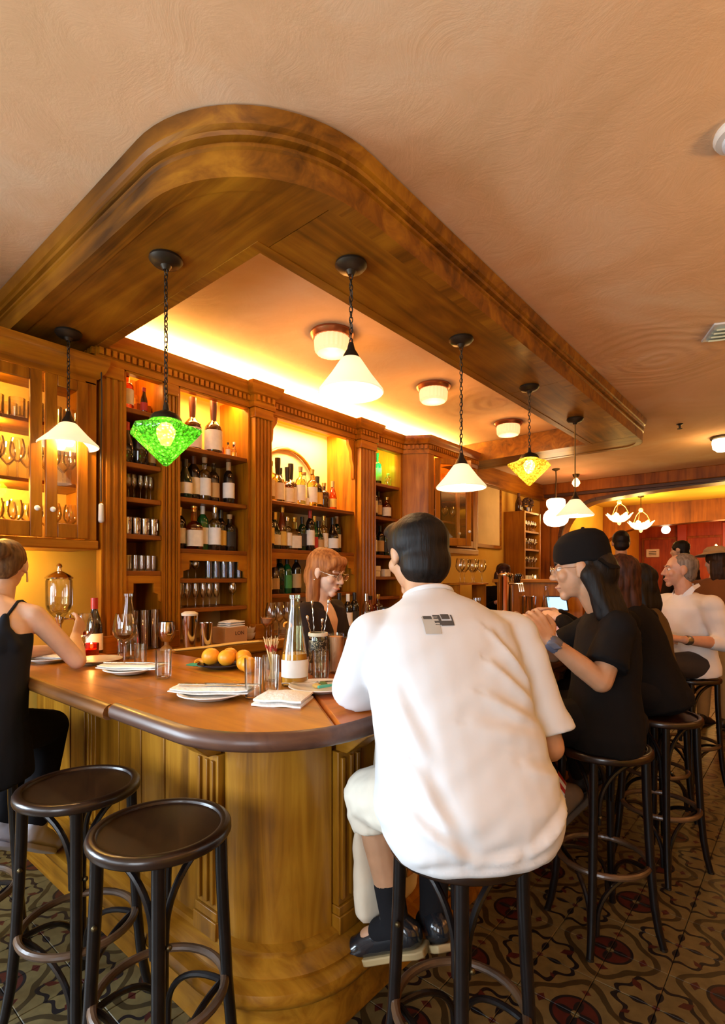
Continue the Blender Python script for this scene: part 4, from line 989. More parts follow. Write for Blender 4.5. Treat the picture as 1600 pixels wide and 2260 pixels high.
def torso_shirt(m, J, rows, p=2.3):
    P, N = J['P'], J['N']; rt = (J['SR']-J['SL']).normalized(); ax = (N-P).normalized(); fw = -(rt.cross(ax))
    m.loft([(P+(N-P)*t_, rt*hw, fw*hd) for t_, hw, hd in rows], 26, p)
def sleeves(m, J, frac, r0=.066, r1=.074, k='LR'):
    for s_ in k:
        S, Eb, W = J['S'+s_], J['E'+s_], J['W'+s_]; d = Eb-S; ax = d.normalized(); e1 = ax.cross(V((.3,.2,1))).normalized(); e2 = ax.cross(e1)
        m.cap(S, r0, S+d*.35, r0*1.04)
        Nn = J['N']; q0 = Nn*.5+S*.5; q0.z = S.z+(Nn.z-S.z)*.25; m.cap(q0, r0*.85, S+V((0,0,.004)), r0*1.10); m.cap(Nn*.62+S*.38-V((0,0,.03)), r0*.92, S, r0*1.06)
        if frac <= 1: b = S+d*frac; m.loft([(S+d*.2, e1*r0*1.03, e2*r0*1.03), (b, e1*r1, e2*r1)], 18, 2)
        else:
            m.cap(S, r0, Eb, r1*.8); q = Eb+(W-Eb)*(frac-1); m.cap(Eb, r1*.8, q, r1*.66)
torso_shirt(m, J, ((-.26, .185, .150), (-.12, .195, .155), (.05, .185, .145), (.3, .175, .130), (.55, .185, .130), (.78, .195, .120), (.92, .14, .085), (1.0, .075, .068)))
sleeves(m, J, .72, .066, .082)
cts = fuse('tshirt', m, BLACKC, cap_man, .0095, 4, folds(.005, 11, (1, .2, .6), 4))
GOLDINK = plain('gold_print', (.45, .26, .05), .8)
bvc = BVHTree.FromObject(cts, bpy.context.evaluated_depsgraph_get()); fm = MB(); rn_ = random.Random(4)
for k_ in range(16):
    y, z = 2.375+rn_.uniform(-.04, .04), 1.235+.045-.006*k_; q4 = []
    for dy, dz in ((-.014,-.005), (.014,-.006), (.013,.006), (-.012,.005)):
        h_ = bvc.ray_cast(V((.2, y+dy, z+dz)), V((-1,0,0)))
        if h_[0] is not None: q4.append(h_[0]+V((.0025,0,0)))
    if len(q4) == 4: fm.add(q4, [(0,1,2,3)])
if fm.v: fm.build('gold_print', GOLDINK, cts, world=False, fix=False)
m = MB(); TRO = cloth('black_trousers', (.007, .006, .007))
for s_ in 'LR': m.cap(J['H'+s_], .105, J['K'+s_], .078); m.cap(J['K'+s_], .078, J['K'+s_]+(J['A'+s_]-J['K'+s_])*.72, .062)
m.ell(J['P']-u*.02, (.17, .19, .10))
fuse('trousers', m, TRO, cap_man, .011, 3)
m = MB(); c = J['Hd']; hl_ = hu.cross(hf); fr = (hl_, hf, hu)
m.ell(c-hf*.075-hu*.02, (.090, .068, .095), fr)
for a in (-1, -.6, -.2, .2, .6, 1):
    p0 = c-hf*(.085-.050*abs(a))+hl_*a*.072-hu*.03; p1 = c-hf*(.135-.055*abs(a))+hl_*a*.082-hu*.20
    m.cap(p0, .040, p1, .032)
m.cap(c-hf*.040+hl_*.074-hu*.06, .026, c-hf*.055+hl_*.078-hu*.20, .027); m.cap(c-hf*.030+hl_*.070+hu*.03, .020, c-hf*.045+hl_*.072-hu*.02, .018)
fuse('hair', m, BLACKH, cap_man, .008, 3, folds(.005, 18, (.8,.8,.15), 8))
m = MB()
m.loft([(c+hu*z_-hf*o_, hl_*a_, hf*b_) for z_, o_, a_, b_ in ((.020, .010, .093, .114), (.062, .008, .094, .114), (.105, .010, .089, .107), (.138, .016, .072, .086), (.156, .022, .044, .052), (.162, .024, .014, .016))], 30, 2.05)
cp = fuse('cap', m, BLACKC, cap_man, .007, 3)
MB().ell(c+hu*.164-hf*.025, (.008,.008,.005), (hl_, hf, hu), 10, 6).build('button', BLACKC, cp)
vs = []; bm_ = MB(); rows = []
for i in range(9):   # the peak is turned to the back
    a = -1.15+2.3*i/8; ed = c-hf*(.085+.060*cos(a))+hl_*(.088*sin(a)/sin(1.15))-hu*(.010+.004*cos(a)); inn = c-hf*(.105*cos(a*.9)+.015)+hl_*(.086*sin(a)/sin(1.15))+hu*.028; rows.append((inn, ed))
for th in (0, -.006): vs += [q+hu*th for r_ in rows for q in r_]
fs = [(2*i, 2*i+1, 2*i+3, 2*i+2) for i in range(8)]+[(18+2*i, 18+2*i+2, 18+2*i+3, 18+2*i+1) for i in range(8)]+[(2*i+1, 18+2*i+1, 18+2*i+3, 2*i+3) for i in range(8)]
bm_.add(vs, fs).build('peak', BLACKC, cp, world=False)
WIRE = plain('thin_metal_wire', (.55, .48, .38), .25, .9)
def glasses(body, c, hf, hu, sc=1.0):
    hl_ = hu.cross(hf); m = MB()
    for s_ in (1, -1):
        cc = c+(hf*.104+hl_*s_*.033+hu*.002)*sc
        m.tube([cc+hl_*.022*cos(a)+hu*.019*sin(a) for a in [2*pi*i/16 for i in range(16)]], .0009, 5, closed=True)
        m.tube([cc+hl_*s_*.022+hu*.006, c+(hf*.07+hl_*s_*.080+hu*.006)*sc, c+(hl_*s_*.082+hu*.004-hf*.01)*sc], .0010, 5)
    m.tube([c+(hf*.106+hl_*.011+hu*.006)*sc, c+(hf*.108-hl_*.011+hu*.006)*sc], .0010, 5)
    g = m.build('spectacles', WIRE, body)
    for s_ in (1, -1): MB().ell(c+(hf*.104+hl_*s_*.033+hu*.002)*sc, (.021, .0012, .018), (hl_, hf, hu), 14, 6).build('lens', CLEAR, g)
glasses(cap_man, c, hf, hu, 1.10)
w_ = J['WL']; dw = (J['WL']-J['EL']).normalized()
wt = MB().cap(w_-dw*.028, .031, w_-dw*.008, .031).build('watch_strap', plain('blue_grey_strap', (.10,.11,.16), .5), cap_man)
MB().obox(w_-dw*.018+V((.012,-.032,0)), dw*.018, V((.9,.35,.2)).normalized()*.016, V((-.3,.8,-.1)).normalized()*.006).build('watch_face', plain('watch_glass', (.14,.15,.20), .1), wt, bevel=.003)
STR = None
mS, tS, bS = nt('striped_sock'); tcS = _n(tS, 'ShaderNodeTexCoord'); wv = _n(tS, 'ShaderNodeTexWave', i_Scale=14.0); wv.bands_direction = 'DIAGONAL'; tS.links.new(tcS.outputs['Object'], wv.inputs['Vector']); tS.links.new(ramp(tS, wv.outputs['Fac'], [(.42, (.75,.70,.62)), (.5, (.45,.02,.02))]), bS.inputs['Base Color'])
BOOT = plain('brown_suede', (.16, .085, .035), .8, noise=.2)
for s_ in 'LR':
    A, K = J['A'+s_], J['K'+s_]; fuse('sock', MB().cap(A-u*.02, .045, A+(K-A).normalized()*.10, .052), mS, cap_man, .009, 2); shoe(cap_man, A-u*.03, J['T'+s_], BOOT, plain('boot_sole', (.05,.03,.015), .8))

# --- long haired woman in black beyond him
def long_hair(body, c, hf, hu, mat, length, bulk=1.0, fringe=True, side=0.0, back=.02, seed=1):
    hl_ = hu.cross(hf); fr = (hl_, hf, hu); m = MB(); dn = V((0,0,-1))
    m.ell(c-hf*.016+hu*.030, (.090*bulk, .108*bulk, .088*bulk), fr, 22, 14); m.ell(c-hf*.050-hu*.03, (.084*bulk, .068*bulk, .09), fr)
    for a in (-1, -.5, 0, .5, 1):
        p0 = c-hf*(.075-.045*abs(a))+hl_*a*.066*bulk-hu*.02; p1 = p0+dn*length-hf*(back*(1-abs(a)))+hl_*a*.012
        m.cap(p0, .040*bulk, p0*.5+p1*.5-hf*.012, .044*bulk); m.cap(p0*.5+p1*.5-hf*.012, .044*bulk, p1, .022*bulk)
    if fringe: m.ell(c+hf*.055+hu*.075, (.070, .042, .030), fr)
    return fuse('hair', m, mat, body, .0085, 3, folds(.006, 26, hf*.8+hl_*.8, seed))
def seated(base, phi, sz=.765, lean=.08, sh=.19, hphi=None, hdip=.1, nz=1.34, hz=1.49, hfw=None, arms=None, fem=False):
    f, l, u = frame(phi); Q = lambda a, b, c: V((base[0], base[1], 0))+f*a+l*b+u*c
    hf = frame(hphi if hphi is not None else phi)[0]; hf = (hf-u*hdip).normalized(); hu = hf.cross(u.cross(hf).normalized()).normalized()
    J = dict(P=Q(0,0,sz+.115), N=Q(lean,0,nz), Hd=Q(hfw if hfw is not None else lean+.05, 0, hz), hf=hf, hu=hu, SL=Q(lean*.75, sh, nz-.085), SR=Q(lean*.75, -sh, nz-.085),
        EL=Q(lean+.14, sh+.05, nz-.31), ER=Q(lean+.14, -sh-.05, nz-.31), WL=Q(lean+.36, .10, nz-.20), WR=Q(lean+.36, -.10, nz-.20),
        HL=Q(.02,.09,sz+.09), HR=Q(.02,-.09,sz+.09), KL=Q(.42,.12,sz+.06), KR=Q(.42,-.12,sz+.06), AL=Q(.36,.10,.36), AR=Q(.36,-.10,.36), TL=Q(.46,.10,.28), TR=Q(.46,-.10,.28))
    if arms: J.update(arms)
    return J, f, l, u
def dress(body, J, top, bottom, shoes_m, sl=.72, fem=False, seed=1, vox=.011, r0=.064, hem=-.24, topname='tshirt', wd=1.0):
    m = MB(); w_ = (.92 if fem else 1.0)*wd
    torso_shirt(m, J, ((hem, .18*w_, .15*w_), (-.1, .185*w_, .15*w_), (.08, .17*w_, .135*w_), (.3, .165*w_, .125*w_), (.55, .175*w_, .128*w_), (.78, .185*w_, .115*w_), (.92, .13, .08), (1.0, .07, .066)))
    sleeves(m, J, sl, r0, r0*1.12 if sl <= 1 else r0)
    o = fuse(topname, m, top, body, vox, 4, folds(.005, 11, (1,.4,.6), seed))
    m = MB(); u = V((0,0,1))
    for s_ in 'LR': m.cap(J['H'+s_], .102, J['K'+s_], .075); m.cap(J['K'+s_], .073, J['A'+s_]+u*.03, .055)
    m.ell(J['P']-u*.03, (.165, .165, .10)); fuse('trousers', m, bottom, body, .013, 3)
    for s_ in 'LR': shoe(body, J['A'+s_]-u*.01, J['T'+s_], shoes_m, shoes_m)
    return o
BLSHOE = plain('black_leather', (.012,.011,.011), .4)
AUB = hair_mat('auburn_hair', (.018, .006, .004), (.075, .022, .010))
J, f, l, u = seated((-.60, 3.05), 88, lean=.14, sh=.18, hphi=70, nz=1.30, hz=1.455, hfw=.20, fem=True, arms=dict(EL=V((-.90, 2.86, 1.10)), WL=V((-1.05, 2.90, 1.235)), ER=V((-.96, 3.24, 1.09)), WR=V((-1.15, 3.08, 1.255))))
p3 = person('woman with long dark auburn hair in a black long-sleeved top, seen from behind', J, SKIN2, .008, 2, fem=True, k=.9, hands=dict(L=(V((-.8,.1,.1)), V((0,.6,-.8)), V((0,0,1)), .5), R=(V((-.8,-.3,0)), V((0,-.5,-.8)), V((0,0,1)), .5)))
dress(p3, J, BLACKC, TRO, BLSHOE, 1.85, True, 3, topname='long_sleeved_top'); long_hair(p3, J['Hd'], J['hf'], J['hu'], AUB, .40, 1.05, back=.03, seed=3)
# --- second dark haired woman
J, f, l, u = seated((-.72, 3.57), 95, lean=.05, sh=.17, hphi=95, nz=1.27, hz=1.42, fem=True)
p4 = person('woman with black hair and olive top seated before the older man', J, SKIN1, .010, 2, fem=True, k=.88)
dress(p4, J, cloth('olive_knit', (.10, .065, .025)), TRO, BLSHOE, 1.8, True, 5, topname='knit_top'); long_hair(p4, J['Hd'], J['hf'], J['hu'], BLACKH, .24, 1.0, seed=5)
stool_p4 = dup(stool0, (-.72, 3.57, 0), .4, 'bentwood stool under the black haired woman in olive')
# --- older man in a white shirt
J, f, l, u = seated((-.65, 4.30), 140, lean=.03, sh=.205, hphi=116, hdip=.02, nz=1.345, hz=1.505, hfw=.08,
    arms=dict(EL=V((-.445, 4.15, 1.02)), WL=V((-.615, 3.885, 1.055)), ER=V((-.85, 4.36, 1.03)), WR=V((-.735, 4.00, 1.065)), KL=V((-.73, 3.86, .885)), KR=V((-.93, 4.02, .86)), AL=V((-.80, 3.93, .42)), AR=V((-.96, 4.06, .40)), TL=V((-.86, 3.85, .33)), TR=V((-1.02, 3.98, .31))))
p5 = person('older man with short grey hair in a white open-collared shirt on the farthest stool', J, SKIN3, .0065, 2, k=1.0, hands=dict(L=(V((-.6,.15,.05)), V((-.3,.3,-.8)), V((-.3,.6,.5)), .6), R=(V((.2,-.7,.0)), V((.1,.1,-1)), V((-.5,0,.5)), .6)))
face_parts(p5, J['Hd'], J['hf'], J['hu'], brow=(.16,.11,.08), lip=(.40,.14,.09))
WS = cloth('white_shirt_cotton', (.82, .79, .78), .03)
dress(p5, J, WS, cloth('charcoal_trousers', (.045, .040, .042)), BLSHOE, 1.30, False, 9, .010, .070, hem=-.22, topname='shirt', wd=1.08)
cl = MB(); N = J['N']; rt = (J['SR']-J['SL']).normalized(); fw = frame(140)[0]
for s_ in (1, -1):
    vs = [N+rt*s_*.012+fw*.082-u*.075, N+rt*s_*.070+fw*.060-u*.060, N+rt*s_*.082+fw*.005+u*.022, N+rt*s_*.060-fw*.055+u*.045, N+rt*s_*.010-fw*.070+u*.045, N+rt*s_*.010-fw*.066+u*.060, N+rt*s_*.056-fw*.045+u*.062, N+rt*s_*.068+fw*.015+u*.045, N+rt*s_*.050+fw*.058+u*.0]
    cl.add(vs+[v_*1.0+(N-v_).normalized()*-.006 for v_ in vs], [(0,1,2,7,8), (2,3,6,7), (3,4,5,6), (17,16,11,10,9), (16,15,12,11), (15,14,13,12), (0,9,10,1), (1,10,11,2), (2,11,12,3), (8,17,9,0)])
cl.build('collar', WS, p5, world=False)
GREYH = hair_mat('grey_hair', (.10, .07, .05), (.28, .22, .17))
m = MB(); c = J['Hd']; hl_ = J['hu'].cross(J['hf']); fr = (hl_, J['hf'], J['hu'])
m.ell(c-J['hf']*.026+J['hu']*.032, (.082, .096, .084), fr, 20, 14); m.ell(c-J['hf']*.05-J['hu']*.03, (.074, .056, .06), fr)
fuse('hair', m, GREYH, p5, .009, 3, folds(.004, 30, u, 7))
MB().cap(J['WL']-(J['WL']-J['EL']).normalized()*.035, .032, J['WL']-(J['WL']-J['EL']).normalized()*.020, .032).build('watch_strap', plain('steel_watch', (.30,.28,.25), .25, .9), p5)
# --- standing man beyond the bar, from behind
def standing(base, phi, h=1.75, sh=.19, hphi=None):
    f, l, u = frame(phi); k = h/1.75; Q = lambda a, b, c: V((base[0], base[1], 0))+f*a+l*b+u*(c*k)
    hf = frame(hphi if hphi is not None else phi)[0]; hf = (hf-u*.1).normalized(); hu = hf.cross(u.cross(hf).normalized()).normalized()
    return dict(P=Q(0,0,.97), N=Q(0,0,1.47), Hd=Q(.035,0,1.635), hf=hf, hu=hu, SL=Q(0,sh,1.38), SR=Q(0,-sh,1.38), EL=Q(.02,sh+.07,1.12), ER=Q(.02,-sh-.07,1.12), WL=Q(.20,sh+.02,.98), WR=Q(.20,-sh-.02,.98),
        HL=Q(0,.09,.92), HR=Q(0,-.09,.92), KL=Q(.02,.10,.50), KR=Q(.02,-.10,.50), AL=Q(0,.10,.09), AR=Q(0,-.10,.09), TL=Q(.13,.11,.045), TR=Q(.13,-.11,.045))
def short_hair(body, J, mat, seed=1):
    m = MB(); c = J['Hd']; hf, hu = J['hf'], J['hu']; hl_ = hu.cross(hf); fr = (hl_, hf, hu)
    m.ell(c-hf*.018+hu*.034, (.084, .102, .088), fr, 20, 14); m.ell(c-hf*.05-hu*.035, (.074, .056, .06), fr); fuse('hair', m, mat, body, .010, 3, folds(.004, 30, V((0,0,1)), seed))
J = standing((-1.46, 5.72), 10, 1.93, .20, 20); p6 = person('tall dark haired man in a black top standing with his back turned before the arch', J, SKIN1, .011, 2)
dress(p6, J, BLACKC, TRO, BLSHOE, 1.8, False, 11, .014, topname='black_top'); short_hair(p6, J, BLACKH)
# --- blurred passer-by with a tan hat, khaki trousers
J = standing((-.72, 6.10), -20, 1.72, .18, 60); p7 = person('person in a tan hat, brown top and khaki trousers walking past at the right edge', J, SKIN2, .011, 2, k=.95)
dress(p7, J, cloth('brown_knit', (.22, .085, .025)), cloth('khaki_trousers', (.34, .24, .11)), BLSHOE, 1.8, True, 13, .014, topname='brown_top'); long_hair(p7, J['Hd'], J['hf'], J['hu'], hair_mat('dark_brown_hair', (.016,.008,.005), (.05,.022,.010)), .20, 1.0, False, seed=6)
hc = J['Hd']+J['hu']*.075; hfr = (J['hu'].cross(J['hf']), J['hf'], J['hu'])
hm = MB(); hm.lathe([(0, .075), (.060, .070), (.090, .045), (.100, .0), (.165, -.012), (.170, -.006), (.108, .012), (0, .085)], 24)
hm.v = [tuple(hc+hfr[0]*x+hfr[1]*y*1.1+hfr[2]*z) for x, y, z in hm.v]; hm.build('hat', cloth('tan_felt', (.42, .28, .13)), p7)
# --- dark haired head with a pale mask strap farther back
J = standing((-1.22, 7.55), 60, 1.92, .2, 80); p8 = person('person with short black hair farther back at the right, behind the older man', J, SKIN2, .012, 2)
dress(p8, J, cloth('dark_jacket', (.03, .02, .015)), TRO, BLSHOE, 1.8, False, 15, .015, topname='jacket'); short_hair(p8, J, BLACKH, 4)
# --- small far guests by the side wall
J, f, l, u = seated((-3.0, 6.30), -150, sz=.62, lean=.04, hphi=-140, nz=1.36, hz=1.515); J['AL'].z = J['AR'].z = .1; J['TL'].z = J['TR'].z = .05
J['KL'] = V((-2.75, 5.95, .66)); J['KR'] = V((-2.95, 5.90, .66)); J['AL'] = V((-2.75, 5.93, .09)); J['AR'] = V((-2.95, 5.88, .09)); J['TL'] = V((-2.70, 5.83, .045)); J['TR'] = V((-2.90, 5.78, .045))
p9 = person('far guest with brown hair sitting low under the framed wall panel', J, SKIN2, .012, 2, fem=True, k=.9); dress(p9, J, BLACKC, TRO, BLSHOE, 1.8, True, 17, .015, topname='dark_top'); long_hair(p9, J['Hd'], J['hf'], J['hu'], AUB, .12, 1.0, seed=9)
ch = E('tall_stool', 'plain dark wooden stool under the far guest by the side wall', 'stool', (-3.0, 6.30, 0))
MB().lathe([(0,.62), (.17,.62), (.175,.60), (.165,.58), (0,.58)], 20).build('seat', DARKW, ch, world=False)
for k_ in range(4): a = k_*pi/2+.6; MB().tube([(.12*cos(a), .12*sin(a), .59), (.17*cos(a), .17*sin(a), 0)], .016, 8).build('leg', DARKW, ch, world=False)
# --- bartender
f, l, u = frame(-72); B = V((-1.945, 1.955, 0)); Q = lambda a, b, c: B+f*a+l*b+u*c
hf = (frame(-78)[0]-u*.34).normalized(); hu = hf.cross(u.cross(hf).normalized()).normalized()
J = dict(P=Q(-.02,0,.93), N=Q(0,0,1.335), Hd=Q(.035,0,1.482), hf=hf, hu=hu, SL=Q(0,.165,1.265), SR=Q(0,-.165,1.265), EL=Q(.04,.215,1.03), ER=Q(.04,-.215,1.03), WL=Q(.24,.12,1.00), WR=Q(.24,-.12,1.00),
    HL=Q(0,.085,.86), HR=Q(0,-.085,.86), KL=Q(.02,.09,.46), KR=Q(.02,-.09,.46), AL=Q(0,.09,.09), AR=Q(0,-.09,.09), TL=Q(.12,.10,.045), TR=Q(.12,-.10,.045), hs=.98)
bt = person('bartender with ginger hair and glasses looking down behind the bar', J, SKIN2, .0055, 2, fem=True, k=.85, thick=.92)
face_parts(bt, J['Hd'], hf, hu, brow=(.22,.09,.035), lip=(.58,.20,.15), closed=True, sc=.98); glasses(bt, J['Hd'], hf, hu)
m = MB(); w_ = .92
P, N = J['P'], J['N']; rt = (J['SR']-J['SL']).normalized(); fw = f
for s_ in (1, -1):   # two halves leave a V neck open at the front
    m.loft([(P+(N-P)*t_+rt*s_*o, rt*hw, fw*hd) for t_, o, hw, hd in ((-.3, .075, .10, .135), (.1, .07, .088, .118), (.45, .07, .088, .118), (.62, .082, .080, .118), (.80, .108, .058, .105), (.90, .118, .040, .085))], 18, 2.3)
m.loft([(P+(N-P)*t_-fw*.045, rt*hw, fw*.06) for t_, hw in ((-.3, .14), (.5, .14), (.9, .11), (.97, .06))], 18, 2.3)
sleeves(m, J, .85, .060, .062)
fuse('vneck_top', m, cloth('black_brown_top', (.022, .013, .010)), bt, .009, 3, folds(.004, 12, (1,.4,.6), 21))
m = MB(); [m.cap(J['H'+s_], .10, J['K'+s_], .07).cap(J['K'+s_], .07, J['A'+s_]+u*.03, .05) for s_ in 'LR']; m.ell(J['P']-u*.05, (.14, .14, .10)); fuse('trousers', m, TRO, bt, .014, 3)
for s_ in 'LR': shoe(bt, J['A'+s_]-u*.01, J['T'+s_], BLSHOE, BLSHOE)
GING = hair_mat('ginger_hair', (.16, .045, .010), (.42, .16, .045))
m = MB(); c = J['Hd']; hl_ = hu.cross(hf); fr = (hl_, hf, hu); dn = V((0,0,-1))
m.ell(c-hf*.018+hu*.034, (.087, .105, .086), fr, 22, 14); m.ell(c-hf*.055-hu*.03, (.078, .058, .09), fr)
for a in (-1, -.5, 0, .5, 1):
    p0 = c-hf*(.075-.040*abs(a))+hl_*a*.058-hu*.01; m.cap(p0, .036, p0+dn*.13-hf*.01, .038); m.cap(p0+dn*.13-hf*.01, .038, p0+dn*.235-hf*.012, .024)
for s_ in (1, -1): m.cap(c+hf*.062+hl_*s_*.03+hu*.082, .020, c+hf*.050+hl_*s_*.068+hu*.03, .014); 
m.ell(c+hf*.066+hu*.070, (.055, .026, .028), fr)
fuse('hair', m, GING, bt, .007, 3, folds(.004, 30, hl_+hf*.6, 22))
MB().ell(c+hl_*-.083-hu*.045-hf*.004, .005, nu=8, nv=6).build('earring', CHROME, bt)
# --- woman at the left edge
f, l, u = frame(40); B = V((-2.42, .585, 0)); Q = lambda a, b, c: B+f*a+l*b+u*c
hf = (frame(62)[0]-u*.12).normalized(); hu = hf.cross(u.cross(hf).normalized()).normalized()
J = dict(P=Q(0,0,.88), N=V((-2.615, .715, 1.375)), Hd=V((-2.715, .765, 1.505)), hf=hf, hu=hu, SR=V((-2.478, .800, 1.292)), SL=V((-2.755, .56, 1.29)), ER=V((-2.440, .955, 1.090)), WR=V((-2.700, 1.05, 1.165)),
    EL=V((-2.86, .72, 1.09)), WL=V((-2.82, .98, 1.10)), HL=Q(.02,.09,.855), HR=Q(.02,-.09,.855), KL=Q(.40,.11,.78), KR=Q(.38,-.06,.78), AL=Q(.30,.10,.37), AR=Q(.28,-.05,.37), TL=Q(.40,.10,.29), TR=Q(.38,-.05,.29))
lw = person('woman with a hair bun and black strappy top leaning an elbow on the bar', J, SKIN2, .0075, 2, fem=True, k=.92, hands=dict(R=(V((-.3,.3,.5)), V((-.6,-.2,.2)), V((-.4,.3,.3)), .5)))
BLK2 = cloth('black_satin', (.010, .011, .015)); P, N = J['P'], J['N']; rt = (J['SR']-J['SL']).normalized()
m = MB(); m.loft([(P+(N-P)*t_-f*.01, rt*hw, f*hd) for t_, hw, hd in ((-.36, .215, .20), (-.15, .20, .175), (.1, .17, .145), (.4, .158, .125), (.62, .160, .120), (.70, .155, .112))], 24, 2.2)
for s_ in (1, -1):
    m.cap(P+(N-P)*.60+rt*s_*.095-f*.085, .040, P+(N-P)*.84+rt*s_*.098-f*.088, .016); m.cap(P+(N-P)*.60+rt*s_*.12-f*.06, .040, P+(N-P)*.70+rt*s_*.11-f*.08, .030)
top = fuse('camisole', m, BLK2, lw, .009, 4, folds(.006, 9, rt, 31))
bv = BVHTree.FromObject(lw, bpy.context.evaluated_depsgraph_get()); ax = (N-P).normalized()
for s_ in (1, -1):
    cc = P+(N-P)*.72+rt*s_*.098; pts = []
    for i in range(17):
        th = pi*(i/16); d_ = -f*cos(th)*1.0+ax*sin(th)*1.0; cs = cc-ax*.06*abs(cos(th))
        h_ = bv.ray_cast(cs+d_*.5, -d_)
        if h_[0] is not None and (h_[0]-cs).length < .3: pts.append(h_[0]+d_*.003)
    if len(pts) > 3: MB().tube(pts, [.014]+[.0065]*(len(pts)-2)+[.012], 6).build('strap', BLK2, top)
m = MB(); [m.cap(J['H'+s_], .10, J['K'+s_], .075).cap(J['K'+s_], .073, J['A'+s_]+u*.05, .06) for s_ in 'LR']; fuse('trousers', m, TRO, lw, .012, 3)
for s_ in 'LR': shoe(lw, J['A'+s_]-u*.01, J['T'+s_], plain('white_trainer', (.55,.52,.55), .6), plain('white_trainer', (.55,.52,.55), .6))
BRN = hair_mat('brown_hair', (.045, .020, .008), (.17, .085, .03)); c = J['Hd']; hl_ = hu.cross(hf); fr = (hl_, hf, hu)
m = MB(); m.ell(c-hf*.018+hu*.030, (.083, .102, .086), fr, 22, 14); m.ell(c-hf*.06-hu*.01, (.066, .05, .06), fr); m.ell(c-hf*.115+hu*.05, (.042, .040, .042), fr)
fuse('hair', m, BRN, lw, .007, 2, folds(.004, 34, u+hf, 33))
MB().tube([c-hl_*.082-hu*.03, c-hl_*.084-hu*.075], .004, 6).build('earring', CHROME, lw)
# ------------------------------------------------------------------ bottles and glasses
GREENB = plain('dark_green_glass', (.006, .022, .008), .06, coat=.5); BLACKB = plain('black_glass', (.010, .006, .004), .06, coat=.5); BROWNB = plain('brown_glass', (.05, .016, .004), .06, coat=.5)
GRN2 = plain('bottle_green_glass', (.01, .085, .02), .06, coat=.5)
AMBER = glass('amber_spirit', (.80, .36, .06), .07); YELLOWB = glass('yellow_spirit', (.98, .82, .35), .08); CLEARB = glass('clear_bottle', (.86, .86, .80), .07); DULLB = glass('dull_bottle', (.42, .36, .24), .08)
PAP = {'cream': CREAM, 'white': plain('white_paper', (.82, .79, .74), .8, noise=.05, nscale=30), 'yellow': plain('yellow_paper', (.72, .48, .10), .7), 'red': plain('red_paper', (.45, .03, .02), .6), 'green': plain('green_paper', (.05, .28, .06), .6), 'black': plain('black_paper', (.02, .018, .016), .6), 'tan': plain('tan_paper', (.50, .33, .14), .7)}
FOIL = {'black': plain('black_foil', (.015, .012, .011), .35), 'red': plain('red_foil', (.50, .03, .02), .35), 'gold': plain('gold_foil', (.65, .42, .10), .3, .8), 'cork': CORK, 'white': PAP['white'], 'brown': plain('brown_wax', (.10, .03, .012), .4), 'silver': CHROME}
PROF = {'wine': [(0,0), (.46,0), (.5,.02), (.5,.60), (.47,.68), (.30,.76), (.19,.80), (.175,.96), (.20,.965), (.20,.99), (.16,1), (0,1)],
    'burg': [(0,0), (.46,0), (.5,.02), (.5,.42), (.46,.52), (.33,.66), (.22,.76), (.18,.84), (.17,.96), (.20,.965), (.20,.99), (.16,1), (0,1)],
    'spirit': [(0,0), (.47,0), (.5,.02), (.5,.62), (.48,.67), (.36,.72), (.20,.75), (.17,.78), (.17,.95), (.20,.955), (.20,1), (0,1)],
    'squat': [(0,0), (.46,0), (.5,.03), (.5,.50), (.46,.58), (.30,.64), (.17,.69), (.15,.95), (.19,.955), (.19,1), (0,1)],
    'jug': [(0,0), (.45,0), (.5,.03), (.5,.46), (.47,.52), (.40,.545), (.26,.60), (.17,.63), (.15,.66), (.20,.97), (.20,1), (0,1)],
    'cone': [(0,0), (.47,0), (.5,.02), (.5,.28), (.47,.36), (.30,.66), (.20,.85), (.18,.95), (.21,.955), (.21,1), (.15,1), (0,1)],
    'slim': [(0,0), (.46,0), (.5,.02), (.5,.50), (.42,.62), (.28,.76), (.22,.86), (.21,.95), (.25,.955), (.25,1), (0,1)]}
CAPAT = {'wine': (.80, 1.0), 'burg': (.80, 1.0), 'spirit': (.90, 1.03), 'squat': (.90, 1.04), 'jug': (.64, 1.02), 'cone': (.93, 1.0), 'slim': (.86, 1.02)}
_bc = {}
def prof_r(kind, d, q):
    p = PROF[kind]
    for (r0, z0), (r1, z1) in zip(p, p[1:]):
        if z0 <= q <= z1 and z1 > z0: return (r0+(r1-r0)*(q-z0)/(z1-z0))*d
    return p[-2][0]*d
